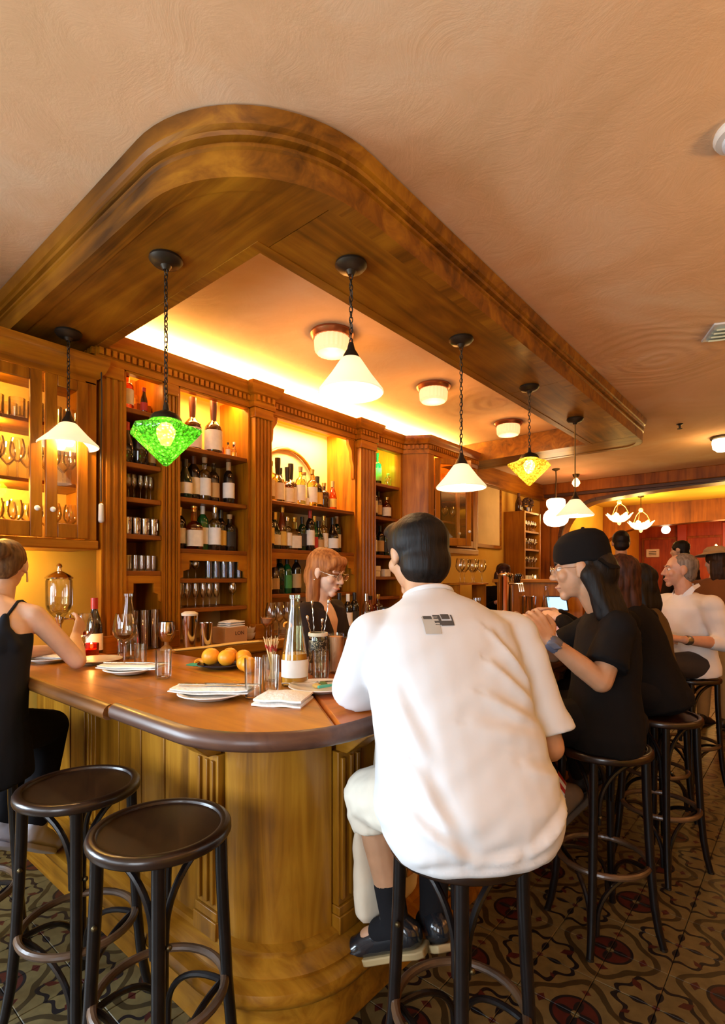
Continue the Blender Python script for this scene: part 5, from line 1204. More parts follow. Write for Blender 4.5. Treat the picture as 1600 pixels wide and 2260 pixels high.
def bottle(x, y, z, kind, h, d, gm, lab, cap, label, group, lz=None, n=18):
    """glass body with paper label and a cap or foil of its own"""
    key = (kind, round(h,3), round(d,3), gm.name, lab, cap, lz)
    if key not in _bc:
        sq = 6 if kind == 'squat' else None
        b = MB().lathe([(r*d, q*h) for r, q in PROF[kind]], n, sq=sq).mesh('bottle', 40); b.materials.append(gm); lm = cm = None
        if lab:
            a, e = lz or {'wine': (.14,.50), 'burg': (.12,.40), 'spirit': (.14,.54), 'squat': (.08,.46), 'jug': (.06,.44), 'cone': (.07,.26), 'slim': (.10,.42)}[kind]
            m = MB(); r = d*.5+.0012; vs = []
            for i in range(13):
                an = -2.1+4.2*i/12; ca, sa = cos(an), sin(an); k_ = 1/((abs(ca)**6+abs(sa)**6)**(1/6)) if sq else 1
                vs += [(r*k_*ca, r*k_*sa, a*h), (r*k_*ca, r*k_*sa, e*h)]
            m.add(vs, [(2*i, 2*i+2, 2*i+3, 2*i+1) for i in range(12)]); lm = m.mesh('paper_label', 180, False); lm.materials.append(PAP[lab])
        if cap:
            a, e = CAPAT[kind]; m = MB(); r0 = prof_r(kind, d, a)+.0012; r1 = prof_r(kind, d, min(.99, .97))+.0014
            if kind == 'jug': r0 = .16*d; r1 = .21*d
            m.lathe([(r0, a*h), (max(r0, r1)*1.0, (a*.3+e*.7)*h), (r1, e*h), (r1*.8, e*h+.001), (0, e*h+.001)], 14); cm = m.mesh('cap', 40); cm.materials.append(FOIL[cap])
        _bc[key] = (b, lm, cm)
    b, lm, cm = _bc[key]
    o = link('bottle', b); o.location = (x, y, z); o.rotation_euler = (0, 0, random.uniform(-.5, .1)); tag(o, label, 'bottle', group)
    if lm: link('paper_label', lm, parent=o)
    if cm: link('cap', cm, parent=o)
    return o
_gc = {}
GP = {'tumbler': [(0,.004), (.40,.004), (.46,0), (.48,.02), (.5,1), (.485,1), (.46,.10), (0,.09)],
    'highball': [(0,.003), (.40,.003), (.42,0), (.44,.02), (.5,1), (.488,1), (.42,.06), (0,.05)],
    'wine': [(0,0), (.40,0), (.42,.01), (.10,.03), (.05,.08), (.05,.40), (.16,.44), (.42,.56), (.50,.68), (.44,.86), (.36,1), (.345,1), (.43,.86), (.485,.68), (.40,.57), (.14,.46), (0,.44)],
    'flute': [(0,0), (.50,0), (.50,.01), (.10,.03), (.07,.06), (.07,.30), (.22,.36), (.42,.55), (.45,.75), (.38,1), (.36,1), (.43,.75), (.40,.56), (.20,.38), (0,.35)],
    'coupe': [(0,0), (.36,0), (.36,.012), (.08,.04), (.05,.1), (.05,.58), (.14,.62), (.42,.74), (.5,1), (.485,1), (.41,.76), (.12,.64), (0,.62)],
    'rocks': [(0,.005), (.46,.005), (.48,0), (.5,.03), (.5,1), (.48,1), (.46,.14), (0,.13)]}
CATS = {'tumbler': 'glass', 'highball': 'glass', 'wine': 'wine glass', 'flute': 'glass', 'coupe': 'glass', 'rocks': 'glass'}
def glassware(x, y, z, kind, h, d, label, group=None, mat=None, flip=False, drink=None, n=18):
    key = (kind, round(h,3), round(d,3), flip, (mat or CLEAR).name)
    if key not in _gc:
        p = [(r*d, (1-q if flip else q)*h) for r, q in GP[kind]]; me = MB().lathe(p, n).mesh(kind+'_glass', 50); me.materials.append(mat or CLEAR); _gc[key] = me
    o = link({'wine': 'wine_glass', 'tumbler': 'tumbler', 'highball': 'highball_glass', 'flute': 'flute_glass', 'coupe': 'coupe_glass', 'rocks': 'rocks_glass'}[kind], _gc[key]); o.location = (x, y, z); tag(o, label, CATS[kind], group)
    if drink:
        q0, q1, dm = drink; in_ = [(r, q) for r, q in GP[kind][GP[kind].index(max(GP[kind], key=lambda t: t[1])):]]
        pr = sorted([(r*.96, q) for r, q in in_ if q < q1], key=lambda t: t[1]); 
        top = pr[-1]; nxt = min([(q, r) for r, q in in_ if q >= q1] or [(1, .48)]); rr = top[0]+(nxt[1]*.96-top[0])*((q1-top[1])/max(1e-3, nxt[0]-top[1]))
        MB().lathe([(r*d, q*h) for r, q in pr]+[(rr*d, q1*h), (0, q1*h)], 18).build('drink', dm, o, world=False)
    return o
def nth(i, n): return 'leftmost' if i == 0 else ('rightmost' if i == n-1 else ORD[i]+' from left')
def bottle_row(rows, y0, z, where, group, x=-3.08):
    """rows: (y, kind, h, d, glass, label, cap, words)"""
    n = len(rows)
    for i, r in enumerate(rows):
        y, kind, h, d, gm, lab, cap, words_ = r[:8]
        bottle(x+(r[8] if len(r) > 8 else random.uniform(-.03, .03)), y, z, kind, h, d, gm, lab, cap, '%s, %s %s' % (words_, nth(i, n), where), group)
S = 'squat'
bottle_row([(1.915,'jug',.345,.115,BROWNB,'cream','brown','big jug with cream label'), (2.045,'jug',.345,.115,BROWNB,'cream','brown','big jug with cream label'), (2.130,'spirit',.10,.035,AMBER,'red','black','miniature amber bottle'), (2.165,'spirit',.10,.032,CLEARB,'white','black','miniature clear bottle'), (2.20,'spirit',.09,.032,YELLOWB,None,'brown','miniature yellow bottle'), (2.235,'slim',.12,.034,CLEARB,'white','white','miniature white bottle')], 0, 2.27, 'on the top shelf of the tall bay', 'bottles on the top shelf of the tall bay', -3.05)
bottle_row([(1.775,'wine',.27,.075,BROWNB,'tan','black','brown bottle with tan label'), (1.835,'burg',.25,.088,GREENB,'cream','black','dark green bottle with low cream label'), (1.925,'wine',.30,.085,BLACKB,'cream','brown','tall black bottle with cream label'), (1.995,'spirit',.285,.080,CLEARB,'white','cork','clear corked bottle with white label'), (2.075,'wine',.27,.078,DULLB,'tan',None,'grey glass bottle'), (2.175,'wine',.29,.078,BLACKB,'white','cork','dark bottle with slanting white label')], 0, 1.95, 'on the tall bay second shelf', 'bottles on the upper middle shelf of the tall bay', -3.06)
bottle_row([(1.765,'slim',.27,.065,AMBER,'red','gold','slim amber bottle with red label'), (1.825,'wine',.27,.080,BLACKB,'cream','gold','black bottle with cream label'), (1.905,S,.27,.100,AMBER,'cream','gold','broad square bottle with cream label'), (1.990,'wine',.30,.078,GRN2,'white','white','green bottle with white label'), (2.055,'spirit',.28,.080,CLEARB,'white','silver','clear bottle with white label'), (2.13,'wine',.28,.074,BLACKB,'yellow','black','dark bottle with small yellow label'), (2.205,'spirit',.25,.088,BLACKB,'black','cork','squat dark bottle with a cork')], 0, 1.63, 'on the tall bay third shelf', 'bottles on the lower middle shelf of the tall bay', -3.05)
bottle_row([(2.505,S,.31,.105,YELLOWB,None,'gold','broad pale yellow decanter bottle'), (2.565,'spirit',.30,.095,YELLOWB,'cream','gold','pale yellow bottle'), (2.615,'jug',.33,.105,YELLOWB,'cream','black','black necked bottle with cream label'), (2.675,'slim',.27,.06,BLACKB,None,'black','thin black bottle'), (2.725,'jug',.28,.10,AMBER,'cream','black','short black necked bottle with cream label'), (2.785,'jug',.32,.105,BROWNB,'cream','black','tall black necked bottle with cream label'), (2.855,'spirit',.30,.08,YELLOWB,'white','cork','clear yellow bottle with white label'), (2.925,'cone',.28,.095,CLEARB,'white','cork','conical clear bottle'), (2.985,'spirit',.30,.085,YELLOWB,'white','gold','milky bottle with tall white label'), (3.075,'wine',.27,.088,BLACKB,'yellow','black','black bottle with yellow label'), (3.155,'spirit',.22,.085,BROWNB,None,'gold','short brown bottle'), (3.235,'burg',.25,.07,AMBER,'yellow','cork','slim amber bottle with yellow label')], 0, 2.01, 'under the arched moulding', 'bottles under the arched moulding', -3.07)
bottle_row([(2.515,'spirit',.29,.115,BLACKB,'yellow','black','broad black bottle with yellow label'), (2.605,'burg',.28,.095,GREENB,'cream','gold','dark bottle with cream label'), (2.665,'slim',.33,.065,AMBER,'yellow','gold','tall thin amber bottle'), (2.735,'spirit',.25,.080,CLEARB,'white','silver','clear bottle with white label'), (2.815,S,.25,.10,YELLOWB,'cream','gold','square bottle with big cream label'), (2.885,'wine',.27,.07,GREENB,'black','black','dark green bottle'), (2.945,'wine',.33,.072,BLACKB,'white','red','tall black bottle with red top'), (3.005,'slim',.28,.065,GRN2,'red','gold','green bottle with red label'), (3.065,'burg',.25,.085,GREENB,'tan','black','green bottle with tan label'), (3.13,'spirit',.29,.075,YELLOWB,'cream','gold','gold topped bottle with cream label'), (3.21,'burg',.29,.095,BLACKB,'white','black','black bottle with white label'), (3.29,'wine',.31,.075,GREENB,'cream','cork','tall green bottle with cream label')], 0, 1.66, 'on the shelf above the bartender', 'bottles on the shelf above the bartender', -3.06)
bottle_row([(2.52,'burg',.28,.08,DULLB,'tan','black','dull bottle with tan label'), (2.59,'burg',.29,.08,BROWNB,'tan','black','brown bottle'), (2.66,'wine',.29,.078,GREENB,None,'black','dark green bottle'), (2.74,'wine',.28,.075,GRN2,'green','black','bright green bottle'), (2.82,'wine',.30,.075,BLACKB,'tan','black','black bottle with tan label'), (3.12,'slim',.30,.07,CLEARB,'green','silver','clear bottle with green label'), (3.19,'wine',.29,.07,YELLOWB,'yellow','black','yellow bottle'), (3.26,'burg',.26,.075,BLACKB,'white','black','black bottle with white label'), (3.33,'wine',.28,.07,BROWNB,'cream','silver','brown bottle with cream label')], 0, 1.33, 'on the low shelf behind the bartender', 'bottles on the low shelf behind the bartender', -3.08)
bottle_row([(3.05,'wine',.30,.075,YELLOWB,'green','black','yellowish bottle'), (3.14,'wine',.29,.072,BLACKB,'white','white','black bottle with white cap'), (3.23,'wine',.30,.075,BLACKB,'black','black','black bottle'), (3.32,'burg',.29,.08,CLEARB,'white','silver','clear bottle'), (3.42,'spirit',.26,.08,AMBER,'cream','black','amber bottle'), (3.52,'spirit',.27,.085,AMBER,'tan','gold','dark amber bottle')], 0, 1.03, 'on the counter right of the bartender', 'bottles on the back counter', -2.80)
bottle_row([(3.69,'burg',.28,.075,GREENB,'tan','black','dark bottle before green light'), (3.82,'spirit',.29,.085,BLACKB,'tan','black','black bottle before green light'), (3.93,'spirit',.12,.06,YELLOWB,None,'gold','short yellow bottle')], 0, 2.30, 'on the green lit shelf', 'bottles on the green lit shelf', -3.05)
bottle_row([(3.67,'wine',.27,.078,BLACKB,'cream','black','black bottle with cream label'), (3.77,'wine',.30,.075,AMBER,'cream','red','red capped bottle with cream label'), (3.86,'wine',.25,.07,BROWNB,'tan','black','brown bottle'), (3.95,'spirit',.20,.085,AMBER,'cream','gold','short bottle with cream label')], 0, 2.0, 'below the green lit shelf', 'bottles below the green lit shelf', -3.05)
bottle_row([(3.68,'spirit',.24,.08,DULLB,'tan','gold','dull bottle with tan label'), (3.77,'spirit',.26,.09,GREENB,'white','black','dark bottle with white label'), (3.88,'wine',.28,.075,BLACKB,'tan','black','black bottle'), (3.97,'wine',.27,.072,GREENB,'black','black','green bottle')], 0, 1.655, 'on the third shelf beside the seated man', 'bottles on the third shelf of the green lit bay', -3.05)
bottle_row([(1.46,'spirit',.22,.075,AMBER,'white','red','amber bottle with white label'), (1.555,'slim',.15,.04,BROWNB,'red','red','small red topped bottle')], 0, 2.42, 'on the narrow bay top shelf', 'bottles on the narrow bay top shelf', -3.02)
bottle_row([(1.455,'burg',.24,.085,BLACKB,None,'red','black bottle'), (1.535,'spirit',.22,.10,BLACKB,None,'black','broad black bottle'), (1.61,'burg',.23,.07,BROWNB,'tan','black','brown bottle')], 0, 2.11, 'behind the green lamp', 'bottles behind the green lamp', -3.04)
t = E('card_box', 'small orange brown box with thin legs on the narrow bay top shelf', 'box', (-3.10, 1.585, 2.42))
MB().box(-.03, .03, -.045, .045, .025, .075).build('box_body', plain('orange_card', (.50, .16, .03), .6), t, world=False, bevel=.002)
for a, b in ((-1,-1), (1,-1), (1,1), (-1,1)): MB().box(a*.022-.004, a*.022+.004, b*.038-.004, b*.038+.004, 0, .028).build('leg', PAP['red'], t, world=False)
pc = E('framed_print', 'small orange framed print leaning at the back of the narrow bay top shelf', 'picture', (-3.26, 1.54, 2.42))
MB().box(-.01, .01, -.085, .085, 0, .17).build('print', plain('orange_print', (.72, .34, .06), .7, noise=.5, nscale=22), pc, world=False)
fr_ = MB()
for a in ((-.095,-.08,0,.18), (.08,.095,0,.18)): fr_.box(-.012, .014, a[0], a[1], a[2], a[3])
fr_.box(-.012, .014, -.08, .08, .165, .18).build('frame', CAB('y'), pc, world=False)
# glasses on the shelves
def glass_row(n, y0, y1, z, kind, h, d, words_, where, group, x=-3.05, mat=None, flip=False, rows=1, dx=.1, nn=12):
    k_ = 0
    for r_ in range(rows):
        for i in range(n):
            y = y0+(y1-y0)*(i+.5)/n+random.uniform(-.004, .004)
            row = '' if rows == 1 else (' front row' if r_ == 0 else ' back row')
            glassware(x-r_*dx+random.uniform(-.008, .008), y, z, kind, h, d, '%s, %s in the%s %s' % (words_, nth(i, n), row, where), group, mat, flip, n=nn); k_ += 1
DG = glass('shelf_glass', (.985, .97, .92), .10)
glass_row(6, 1.425, 1.635, 1.91, 'wine', .15, .034, 'small stem glass', 'narrow bay', 'stem glasses in the narrow bay', mat=DG)
STEEL = plain('polished_steel', (.72, .68, .60), .14, 1.0)
for i in range(4):
    o = tag(MB().lathe([(0,0), (.021,0), (.024,.01), (.025,.09), (.027,.098), (.024,.098), (.022,.01), (0,.008)], 14, c=(0,0,0)).build('steel_cup', STEEL), 'shiny steel cup, %s in the narrow bay' % nth(i, 4), 'cup', 'steel cups in the narrow bay'); o.location = (-3.0, 1.447+.053*i, 1.70)
    MB().tube([(.024,0,.08), (.045,0,.07), (.045,0,.03), (.024,0,.02)], .003, 6).build('handle', STEEL, o, world=False)
glass_row(5, 1.43, 1.63, 1.49, 'rocks', .09, .036, 'small jar glass', 'row over the narrow alcove', 'jar glasses over the narrow alcove', mat=DG, x=-3.0)
glass_row(3, 1.45, 1.63, 1.03, 'highball', .23, .055, 'tall clear vase glass', 'narrow alcove', 'tall glasses in the narrow alcove', mat=DG, x=-2.98)
glass_row(3, 1.79, 1.92, 1.445, 'wine', .13, .05, 'small stem glass', 'alcove of the tall bay', 'small stem glasses in the tall bay', mat=DG, x=-3.02)
BLUEG = glass('bluish_highball', (.80, .88, .95), .12)
glass_row(5, 1.955, 2.255, 1.445, 'highball', .145, .052, 'highball glass', 'alcove of the tall bay', 'highball glasses in the tall bay', mat=BLUEG, x=-3.0)
glass_row(6, 1.765, 2.09, 1.26, 'flute', .17, .05, 'champagne flute', 'lowest shelf of the tall bay', 'flutes on the lowest shelf', mat=DG, x=-3.02)
glassware(-3.0, 2.17, 1.26, 'wine', .17, .06, 'wine glass with a red glint beside the champagne flutes', None, DG)
for zz, kind, h, d, lab_, n_ in ((2.245, 'rocks', .10, .075, 'rocks glass', 7), (1.945, 'wine', .20, .075, 'wine glass', 7), (1.65, 'wine', .19, .075, 'wine glass', 7)):
    glass_row(n_, .60, 1.20, zz, kind, h, d, lab_, {2.245: 'top shelf of the wall cupboard', 1.945: 'middle shelf of the wall cupboard', 1.65: 'bottom of the wall cupboard'}[zz], lab_+'es in the wall cupboard at height %.1f' % zz, x=-3.03, mat=DG, rows=2, dx=.12)
for i in range(3): glassware(-2.98-.03*i, 1.02+.06*i, 2.345, 'rocks', .09, .07, 'rocks glass stacked upon others, %s, wall cupboard top shelf' % nth(i, 3), 'stacked rocks glasses in the wall cupboard', DG) if 0 else None
glass_row(5, 4.30, 5.05, 2.02, 'wine', .19, .08, 'wine glass', 'far end cupboard', 'wine glasses in the end cupboard', mat=DG, x=-2.95)
glass_row(5, 4.30, 5.05, 1.75, 'tumbler', .12, .075, 'tumbler', 'bottom of the far end cupboard', 'tumblers in the end cupboard', mat=DG, x=-2.95)
bottle(-2.95, 4.42, 2.02+.0, 'wine', .26, .07, YELLOWB, 'yellow', 'gold', 'gold bottle among the glasses of the far end cupboard', None) if 0 else None
for i, (y, w_, hh) in enumerate(((3.74, .10, .05), (3.74, .11, .045), (3.90, .09, .07))):
    z = 1.46+(.052 if i == 1 else 0)
    tag(MB().box(-3.14, -3.0, y-w_/2, y+w_/2, z, z+hh).build('carton', CREAM, bevel=.003), ('lower cream carton of the pair', 'upper cream carton of the pair', 'single cream carton right of the pair')[i]+' on the fourth shelf', 'box')
# ------------------------------------------------------------------ on the bar
BT = 1.0512; BTL = 1.0465
def plate(x, y, label, r=.112, z=BT, mat=WHITEP):
    return tag(MB().lathe([(0,.003), (r*.55,.003), (r*.58,0), (r*.62,.003), (r*.97,.016), (r,.018), (r*.985,.021), (r*.64,.009), (r*.55,.008), (0,.008)], 40, c=(0,0,0)).build('plate', mat, smooth=50), label, 'plate') , (x, y, z)
def put(pair):
    o, loc = pair; o.location = loc; return o
SILVER = plain('cutlery_silver', (.70, .64, .52), .22, 1.0)
def fork(label, loc, rz, tilt=0.0):
    t = E('fork', label, 'fork', loc, rz); t.rotation_euler = (0, tilt, rz)
    MB().prism([(-.095,-.006), (-.085,-.007), (.02,-.0025), (.035,-.010), (.052,-.012), (.052,.012), (.035,.010), (.02,.0025), (-.085,.007), (-.095,.006)], 0, .0024).build('handle', SILVER, t, world=False)
    for k_ in range(4): MB().box(.052, .092, -.0118+.0066*k_, -.0085+.0066*k_, .0004, .0024).build('tine', SILVER, t, world=False)
    return t
def knife(label, loc, rz):
    t = E('knife', label, 'knife', loc, rz)
    MB().prism([(-.10,-.006), (-.01,-.005), (-.01,.005), (-.10,.006)], 0, .006).build('handle', SILVER, t, world=False, bevel=.002)
    MB().prism([(-.01,-.006), (.09,-.009), (.105,.0), (.10,.004), (-.01,.005)], .002, .0038).build('blade', SILVER, t, world=False)
    return t
def napkin(label, loc, rz, sx=.10, sy=.055, layers=3, th=.007, sag=0.0, mat=LINEN):
    t = E('napkin', label, 'napkin', loc, rz)
    for k_ in range(layers):
        m = MB(); n_ = 10; vs = []
        for j in range(5):
            for i in range(n_+1):
                a = -1+2*i/n_; b = -1+2*j/4; s_ = 1-.03*k_
                z = k_*th+sag*(a*a)+.0015*sin(5*a+k_)+.001*sin(7*b)
                vs.append((a*sx*s_+.003*k_, b*sy*s_+.0006*sin(3*a+k_), z))
        W = n_+1; top = len(vs); vs += [(x*1.0, y, z+th*(.40+.75*(1-abs(-1+2*(q_//W)/4)**3)*(1-abs(-1+2*(q_ % W)/n_)**5))) for q_, (x, y, z) in enumerate(vs)]; fs = []
        for j in range(4):
            for i in range(n_): q = j*W+i; fs += [(q, q+W, q+W+1, q+1), (top+q, top+q+1, top+q+W+1, top+q+W)]
        bd = [i for i in range(n_)]+[n_+j*W for j in range(4)]+[4*W+n_-i for i in range(n_)]+[(4-j)*W for j in range(4)]
        for a, b in zip(bd, bd[1:]+bd[:1]): fs.append((a, b, top+b, top+a))
        m.add(vs, fs).build('fold', mat, t, world=False, smooth=40)
    return t
put(plate(-1.523, 1.022, 'white plate with a folded napkin at the front bar edge'))
napkin('long folded napkin with cutlery on the front white plate', (-1.535, 1.030, BT+.016), .62, .135, .045, 2, .008, .006)
fork('fork on the napkin of the front plate', (-1.49, 1.075, BT+.040), .62); knife('knife on the napkin of the front plate', (-1.545, 1.020, BT+.038), .66)
put(plate(-2.185, 1.066, 'white plate with a folded napkin beside the single short tumbler', .105))
napkin('long folded napkin with cutlery on the plate left of the tumbler', (-2.19, 1.072, BT+.016), .62, .130, .045, 2, .008, .006)
fork('fork on the napkin left of the tumbler', (-2.13, 1.115, BT+.040), .62); knife('knife on the napkin left of the tumbler', (-2.20, 1.06, BT+.038), .66)
put(plate(-2.80, .975, 'white plate at the left edge by the woman in black', .11, BTL)); napkin('folded napkin on the plate at the left edge', (-2.80, .98, BTL+.016), .5, .10, .045, 2, .007, .004)
put(plate(-2.59, 1.10, 'cream plate under the forearm of the woman in black', .115, BTL, plain('cream_china', (.78, .68, .48), .3)))
put(plate(-1.325, 1.335, 'white plate with leftovers and a teal knife beside the man in white', .115))
tk = E('butter_knife', 'teal handled knife on the plate with leftovers', 'knife', (-1.285, 1.345, BT+.022), 1.35)
MB().cap((-.05,0,0), .006, (.03,0,0), .005, 8).build('handle', plain('teal_plastic', (.05, .42, .34), .4), tk, world=False); MB().box(.03, .085, -.006, .006, -.001, .001).build('blade', SILVER, tk, world=False)
fork('fork on the plate with leftovers', (-1.385, 1.330, BT+.020), .9)
for i, (x, y, c_) in enumerate(((-1.345, 1.365, (.10,.16,.03)), (-1.335, 1.325, (.60,.38,.10)))): tag(MB().ell((0,0,.008), (.020,.014,.009), nu=10, nv=6).build('food_scrap', plain('food_%d' % i, c_, .7, noise=.3, nscale=60)), ('green herb scrap', 'brown bread scrap')[i]+' on the plate with leftovers', 'food').location = (x, y, BT+.008)
napkin('thick square folded white napkin lying alone at the front of the bar', (-1.297, 1.135, BT), radians(30), .080, .072, 2, .015)
glassware(-1.985, 1.104, BT, 'tumbler', .110, .064, 'short empty tumbler beside the middle plate')
glassware(-2.342, 1.191, BT, 'tumbler', .095, .056, 'small tumbler behind the middle plate')
glassware(-1.412, 1.105, BT, 'highball', .132, .060, 'tall water glass left of the square napkin')
glassware(-1.455, 1.215, BT, 'highball', .125, .060, 'second water glass, just behind the front water glass')
glassware(-2.397, 1.144, BT, 'wine', .235, .105, 'large wine glass with a little red wine', drink=(0, .60, plain('red_wine', (.035, .003, .004), .05)))
glassware(-2.86, 1.16, BTL, 'wine', .22, .09, 'wine glass with red wine behind the hand of the woman in black', drink=(0, .58, plain('red_wine', (.035, .003, .004), .05)))
bottle(-2.93, 1.235, BTL, 'burg', .295, .082, BLACKB, 'white', 'red', 'dark wine bottle with white label and red neck at the counter end', None, (.06, .36))
bottle(-2.60, 1.26, BTL+.004, 'cone', .32, .10, CLEARB, None, None, 'empty conical clear bottle behind the large wine glass', None)
# rose bottle
ROSE = plain('orange_wine', (.90, .36, .05), .15)
rb = bottle(-1.469, 1.341, BT, 'cone', .335, .098, glass('rose_bottle_glass', (.86, .92, .72), .07), 'white', None, 'conical wine bottle with white label, part full of orange wine', None, (.10, .29))
MB().lathe([(0,.006), (.045,.006), (.046,.012), (.0465,.085), (.044,.118), (0,.118)], 18).build('wine', ROSE, rb, world=False)
MB().lathe([(.0495,.030), (.0500,.032), (.0500,.034), (.0495,.036)], 18).build('embossed_ring', CLEAR, rb, world=False)
# cocktail picks
glassware(-1.594, 1.337, BT, 'highball', .095, .062, 'glass holding a sheaf of red banded cocktail picks')
pm = MB(); pr_ = MB(); rnd = random.Random(3)
for i in range(46):
    a = rnd.uniform(0, 2*pi); r0 = rnd.uniform(0, .016); r1 = r0*1.1+rnd.uniform(.006, .024); h_ = rnd.uniform(.150, .172)
    p0 = V((r0*cos(a+2.6), r0*sin(a+2.6), .008)); p1 = V((r1*cos(a), r1*sin(a), h_))
    pm.tube([p0, p1], [.0013, .0011], 5); q0 = p0+(p1-p0)*.74; q1 = p0+(p1-p0)*.82; pr_.tube([q0, q1], .0024, 5)
pk = tag(pm.build('cocktail_picks', plain('pale_bamboo', (.72, .50, .22), .6), kind='stuff'), 'sheaf of pale bamboo cocktail picks with red bands', 'picks'); pk.location = (-1.594, 1.337, BT)
pr_.build('red_band', PAP['red'], pk, world=False, kind='stuff')
# jar of bar spoons
jr = E('printed_jar', 'black printed jar holding twisted bar spoons behind the wine bottle', 'jar', (-1.56, 1.555, BT))
MB().lathe([(0,0), (.036,0), (.038,.006), (.038,.150), (.034,.160), (.033,.170), (.029,.170), (.029,.02), (0,.02)], 24).build('jar_body', CLEARB, jr, world=False)
mJ, tJ, bJ = nt('black_scroll_print'); tc = _n(tJ, 'ShaderNodeTexCoord'); vo = _n(tJ, 'ShaderNodeTexNoise', i_Scale=38.0, i_Detail=1, i_Distortion=2.5); tJ.links.new(tc.outputs['Object'], vo.inputs['Vector']); tJ.links.new(ramp(tJ, vo.outputs['Fac'], [(.52, (.01,.009,.008)), (.56, (.62,.52,.34)), (.60, (.01,.009,.008))]), bJ.inputs['Base Color'])
MB().lathe([(.0385,.05), (.0388,.052), (.0388,.140), (.0385,.142)], 24).build('printed_label', mJ, jr, world=False)
MB().lathe([(.034,.158), (.040,.158), (.041,.164), (.040,.172), (.034,.172)], 24).build('rim', CREAM, jr, world=False)
for i, (dx, dy, top, tx, ty) in enumerate(((-.012, .004, .300, -.030, -.006), (.010, -.006, .305, .045, .016), (.004, .012, .225, .012, .012), (-.016, .012, .235, -.050, -.014))):
    s_ = E('bar_spoon', ('thin straight twisted bar spoon', 'right leaning twisted bar spoon', 'short steel bar spoon', 'left leaning short bar spoon')[i]+' in the black jar', 'spoon', (-1.56, 1.555, BT))
    a = V((dx, dy, .022)); b = V((tx, ty, top)); pts = []
    for q in range(41): p = a+(b-a)*(q/40); pts.append(p+V((.0014*cos(q*1.3), .0014*sin(q*1.3), 0)))
    MB().tube(pts, .0016, 5).build('stem', SILVER, s_, world=False); d_ = (b-a).normalized(); MB().cap(b-d_*.012, .0045, b, .0062, 8).build('bowl', SILVER, s_, world=False)
glassware(-1.470, 1.478, BT, 'tumbler', .115, .066, 'water tumbler with ice in front of the black jar', drink=(0, .62, glass('icy_water', (.9, .9, .85), .16)))
glassware(-1.525, 1.625, BT, 'highball', .165, .072, 'peach coloured cocktail beside the arm of the man in white', drink=(0, .92, plain('peach_cocktail', (.72, .36, .19), .35)))
glassware(-1.60, 1.465, BT, 'highball', .20, .070, 'tall glass with an orange garnish behind the wine bottle', drink=(0, .5, glass('amber_cocktail', (.8,.45,.12), .1)))
ga = tag(MB().tube([(.02*cos(a), .004*sin(2*a), .02*sin(a)) for a in [pi*i/10 for i in range(11)]], .004, 6).build('orange_twist', plain('orange_peel', (.75, .27, .02), .5)), 'orange twist on the rim of the tall glass', 'garnish'); ga.location = (-1.625, 1.445, BT+.198)
jg = tag(MB().lathe([(0,0), (.026,0), (.030,.004), (.034,.13), (.036,.135), (.032,.135), (.028,.01), (0,.01)], 20).build('steel_shaker_tin', CHROME), 'shiny steel tin behind the peach cocktail', 'shaker'); jg.location = (-1.56, 1.76, BT)
# fruit dish
put(plate(-2.0, 1.39, 'dark blue dish of oranges near the inner bar edge', .105, BT, plain('navy_glaze', (.010, .016, .035), .12, coat=.5)))
ORNG = plain('orange_skin', (.85, .34, .015), .42, noise=.10, nscale=30, bump=.15)
for i, (x, y, z, r, lab_) in enumerate(((-2.030, 1.355, .050, .040, 'big orange at the front left of the dish'), (-1.955, 1.385, .048, .038, 'orange in the middle of the dish'), (-1.915, 1.445, .047, .036, 'orange at the right of the dish'), (-2.015, 1.445, .047, .036, 'orange at the back of the dish'))):
    o = MB().ell((0,0,0), (r, r, r*.95), nu=20, nv=14).build('orange', ORNG, smooth=180); tag(o, lab_, 'orange', 'oranges in the blue dish'); o.location = (x, y, BT+z)
    MB().lathe([(0,r*.94), (.004,r*.95), (.005,r*.93)], 8).build('stem_end', plain('stem_brown', (.12,.10,.03), .8), o, world=False)
for i, (x, y) in enumerate(((-1.845, 1.40), (-1.80, 1.385))):
    o = MB().ell((0,0,0), (.036,.036,.034), nu=18, nv=12).build('orange', ORNG, smooth=180); tag(o, ('left', 'right')[i]+' loose orange between the dish and the picks', 'orange', 'loose oranges on the bar'); o.location = (x, y, BT+.034)
for i, (x, y, a) in enumerate(((-2.075, 1.335, .3), (-2.06, 1.315, 1.2))):
    o = MB().tube([(.022*cos(q), .022*sin(q), .004*sin(3*q)) for q in [a+2.4*k_/8 for k_ in range(9)]], [.004,.007,.008,.008,.008,.008,.008,.007,.004], 6).build('peel_curl', ORNG); tag(o, ('left', 'right')[i]+' orange peel curl at the rim of the blue dish', 'peel', 'peel curls'); o.location = (x, y, BT+.028)
tl = napkin('teal cloth corner under the left side of the blue dish', (-2.135, 1.36, BT), .3, .045, .03, 1, .008, mat=plain('teal_cloth', (.03, .30, .22), .9))
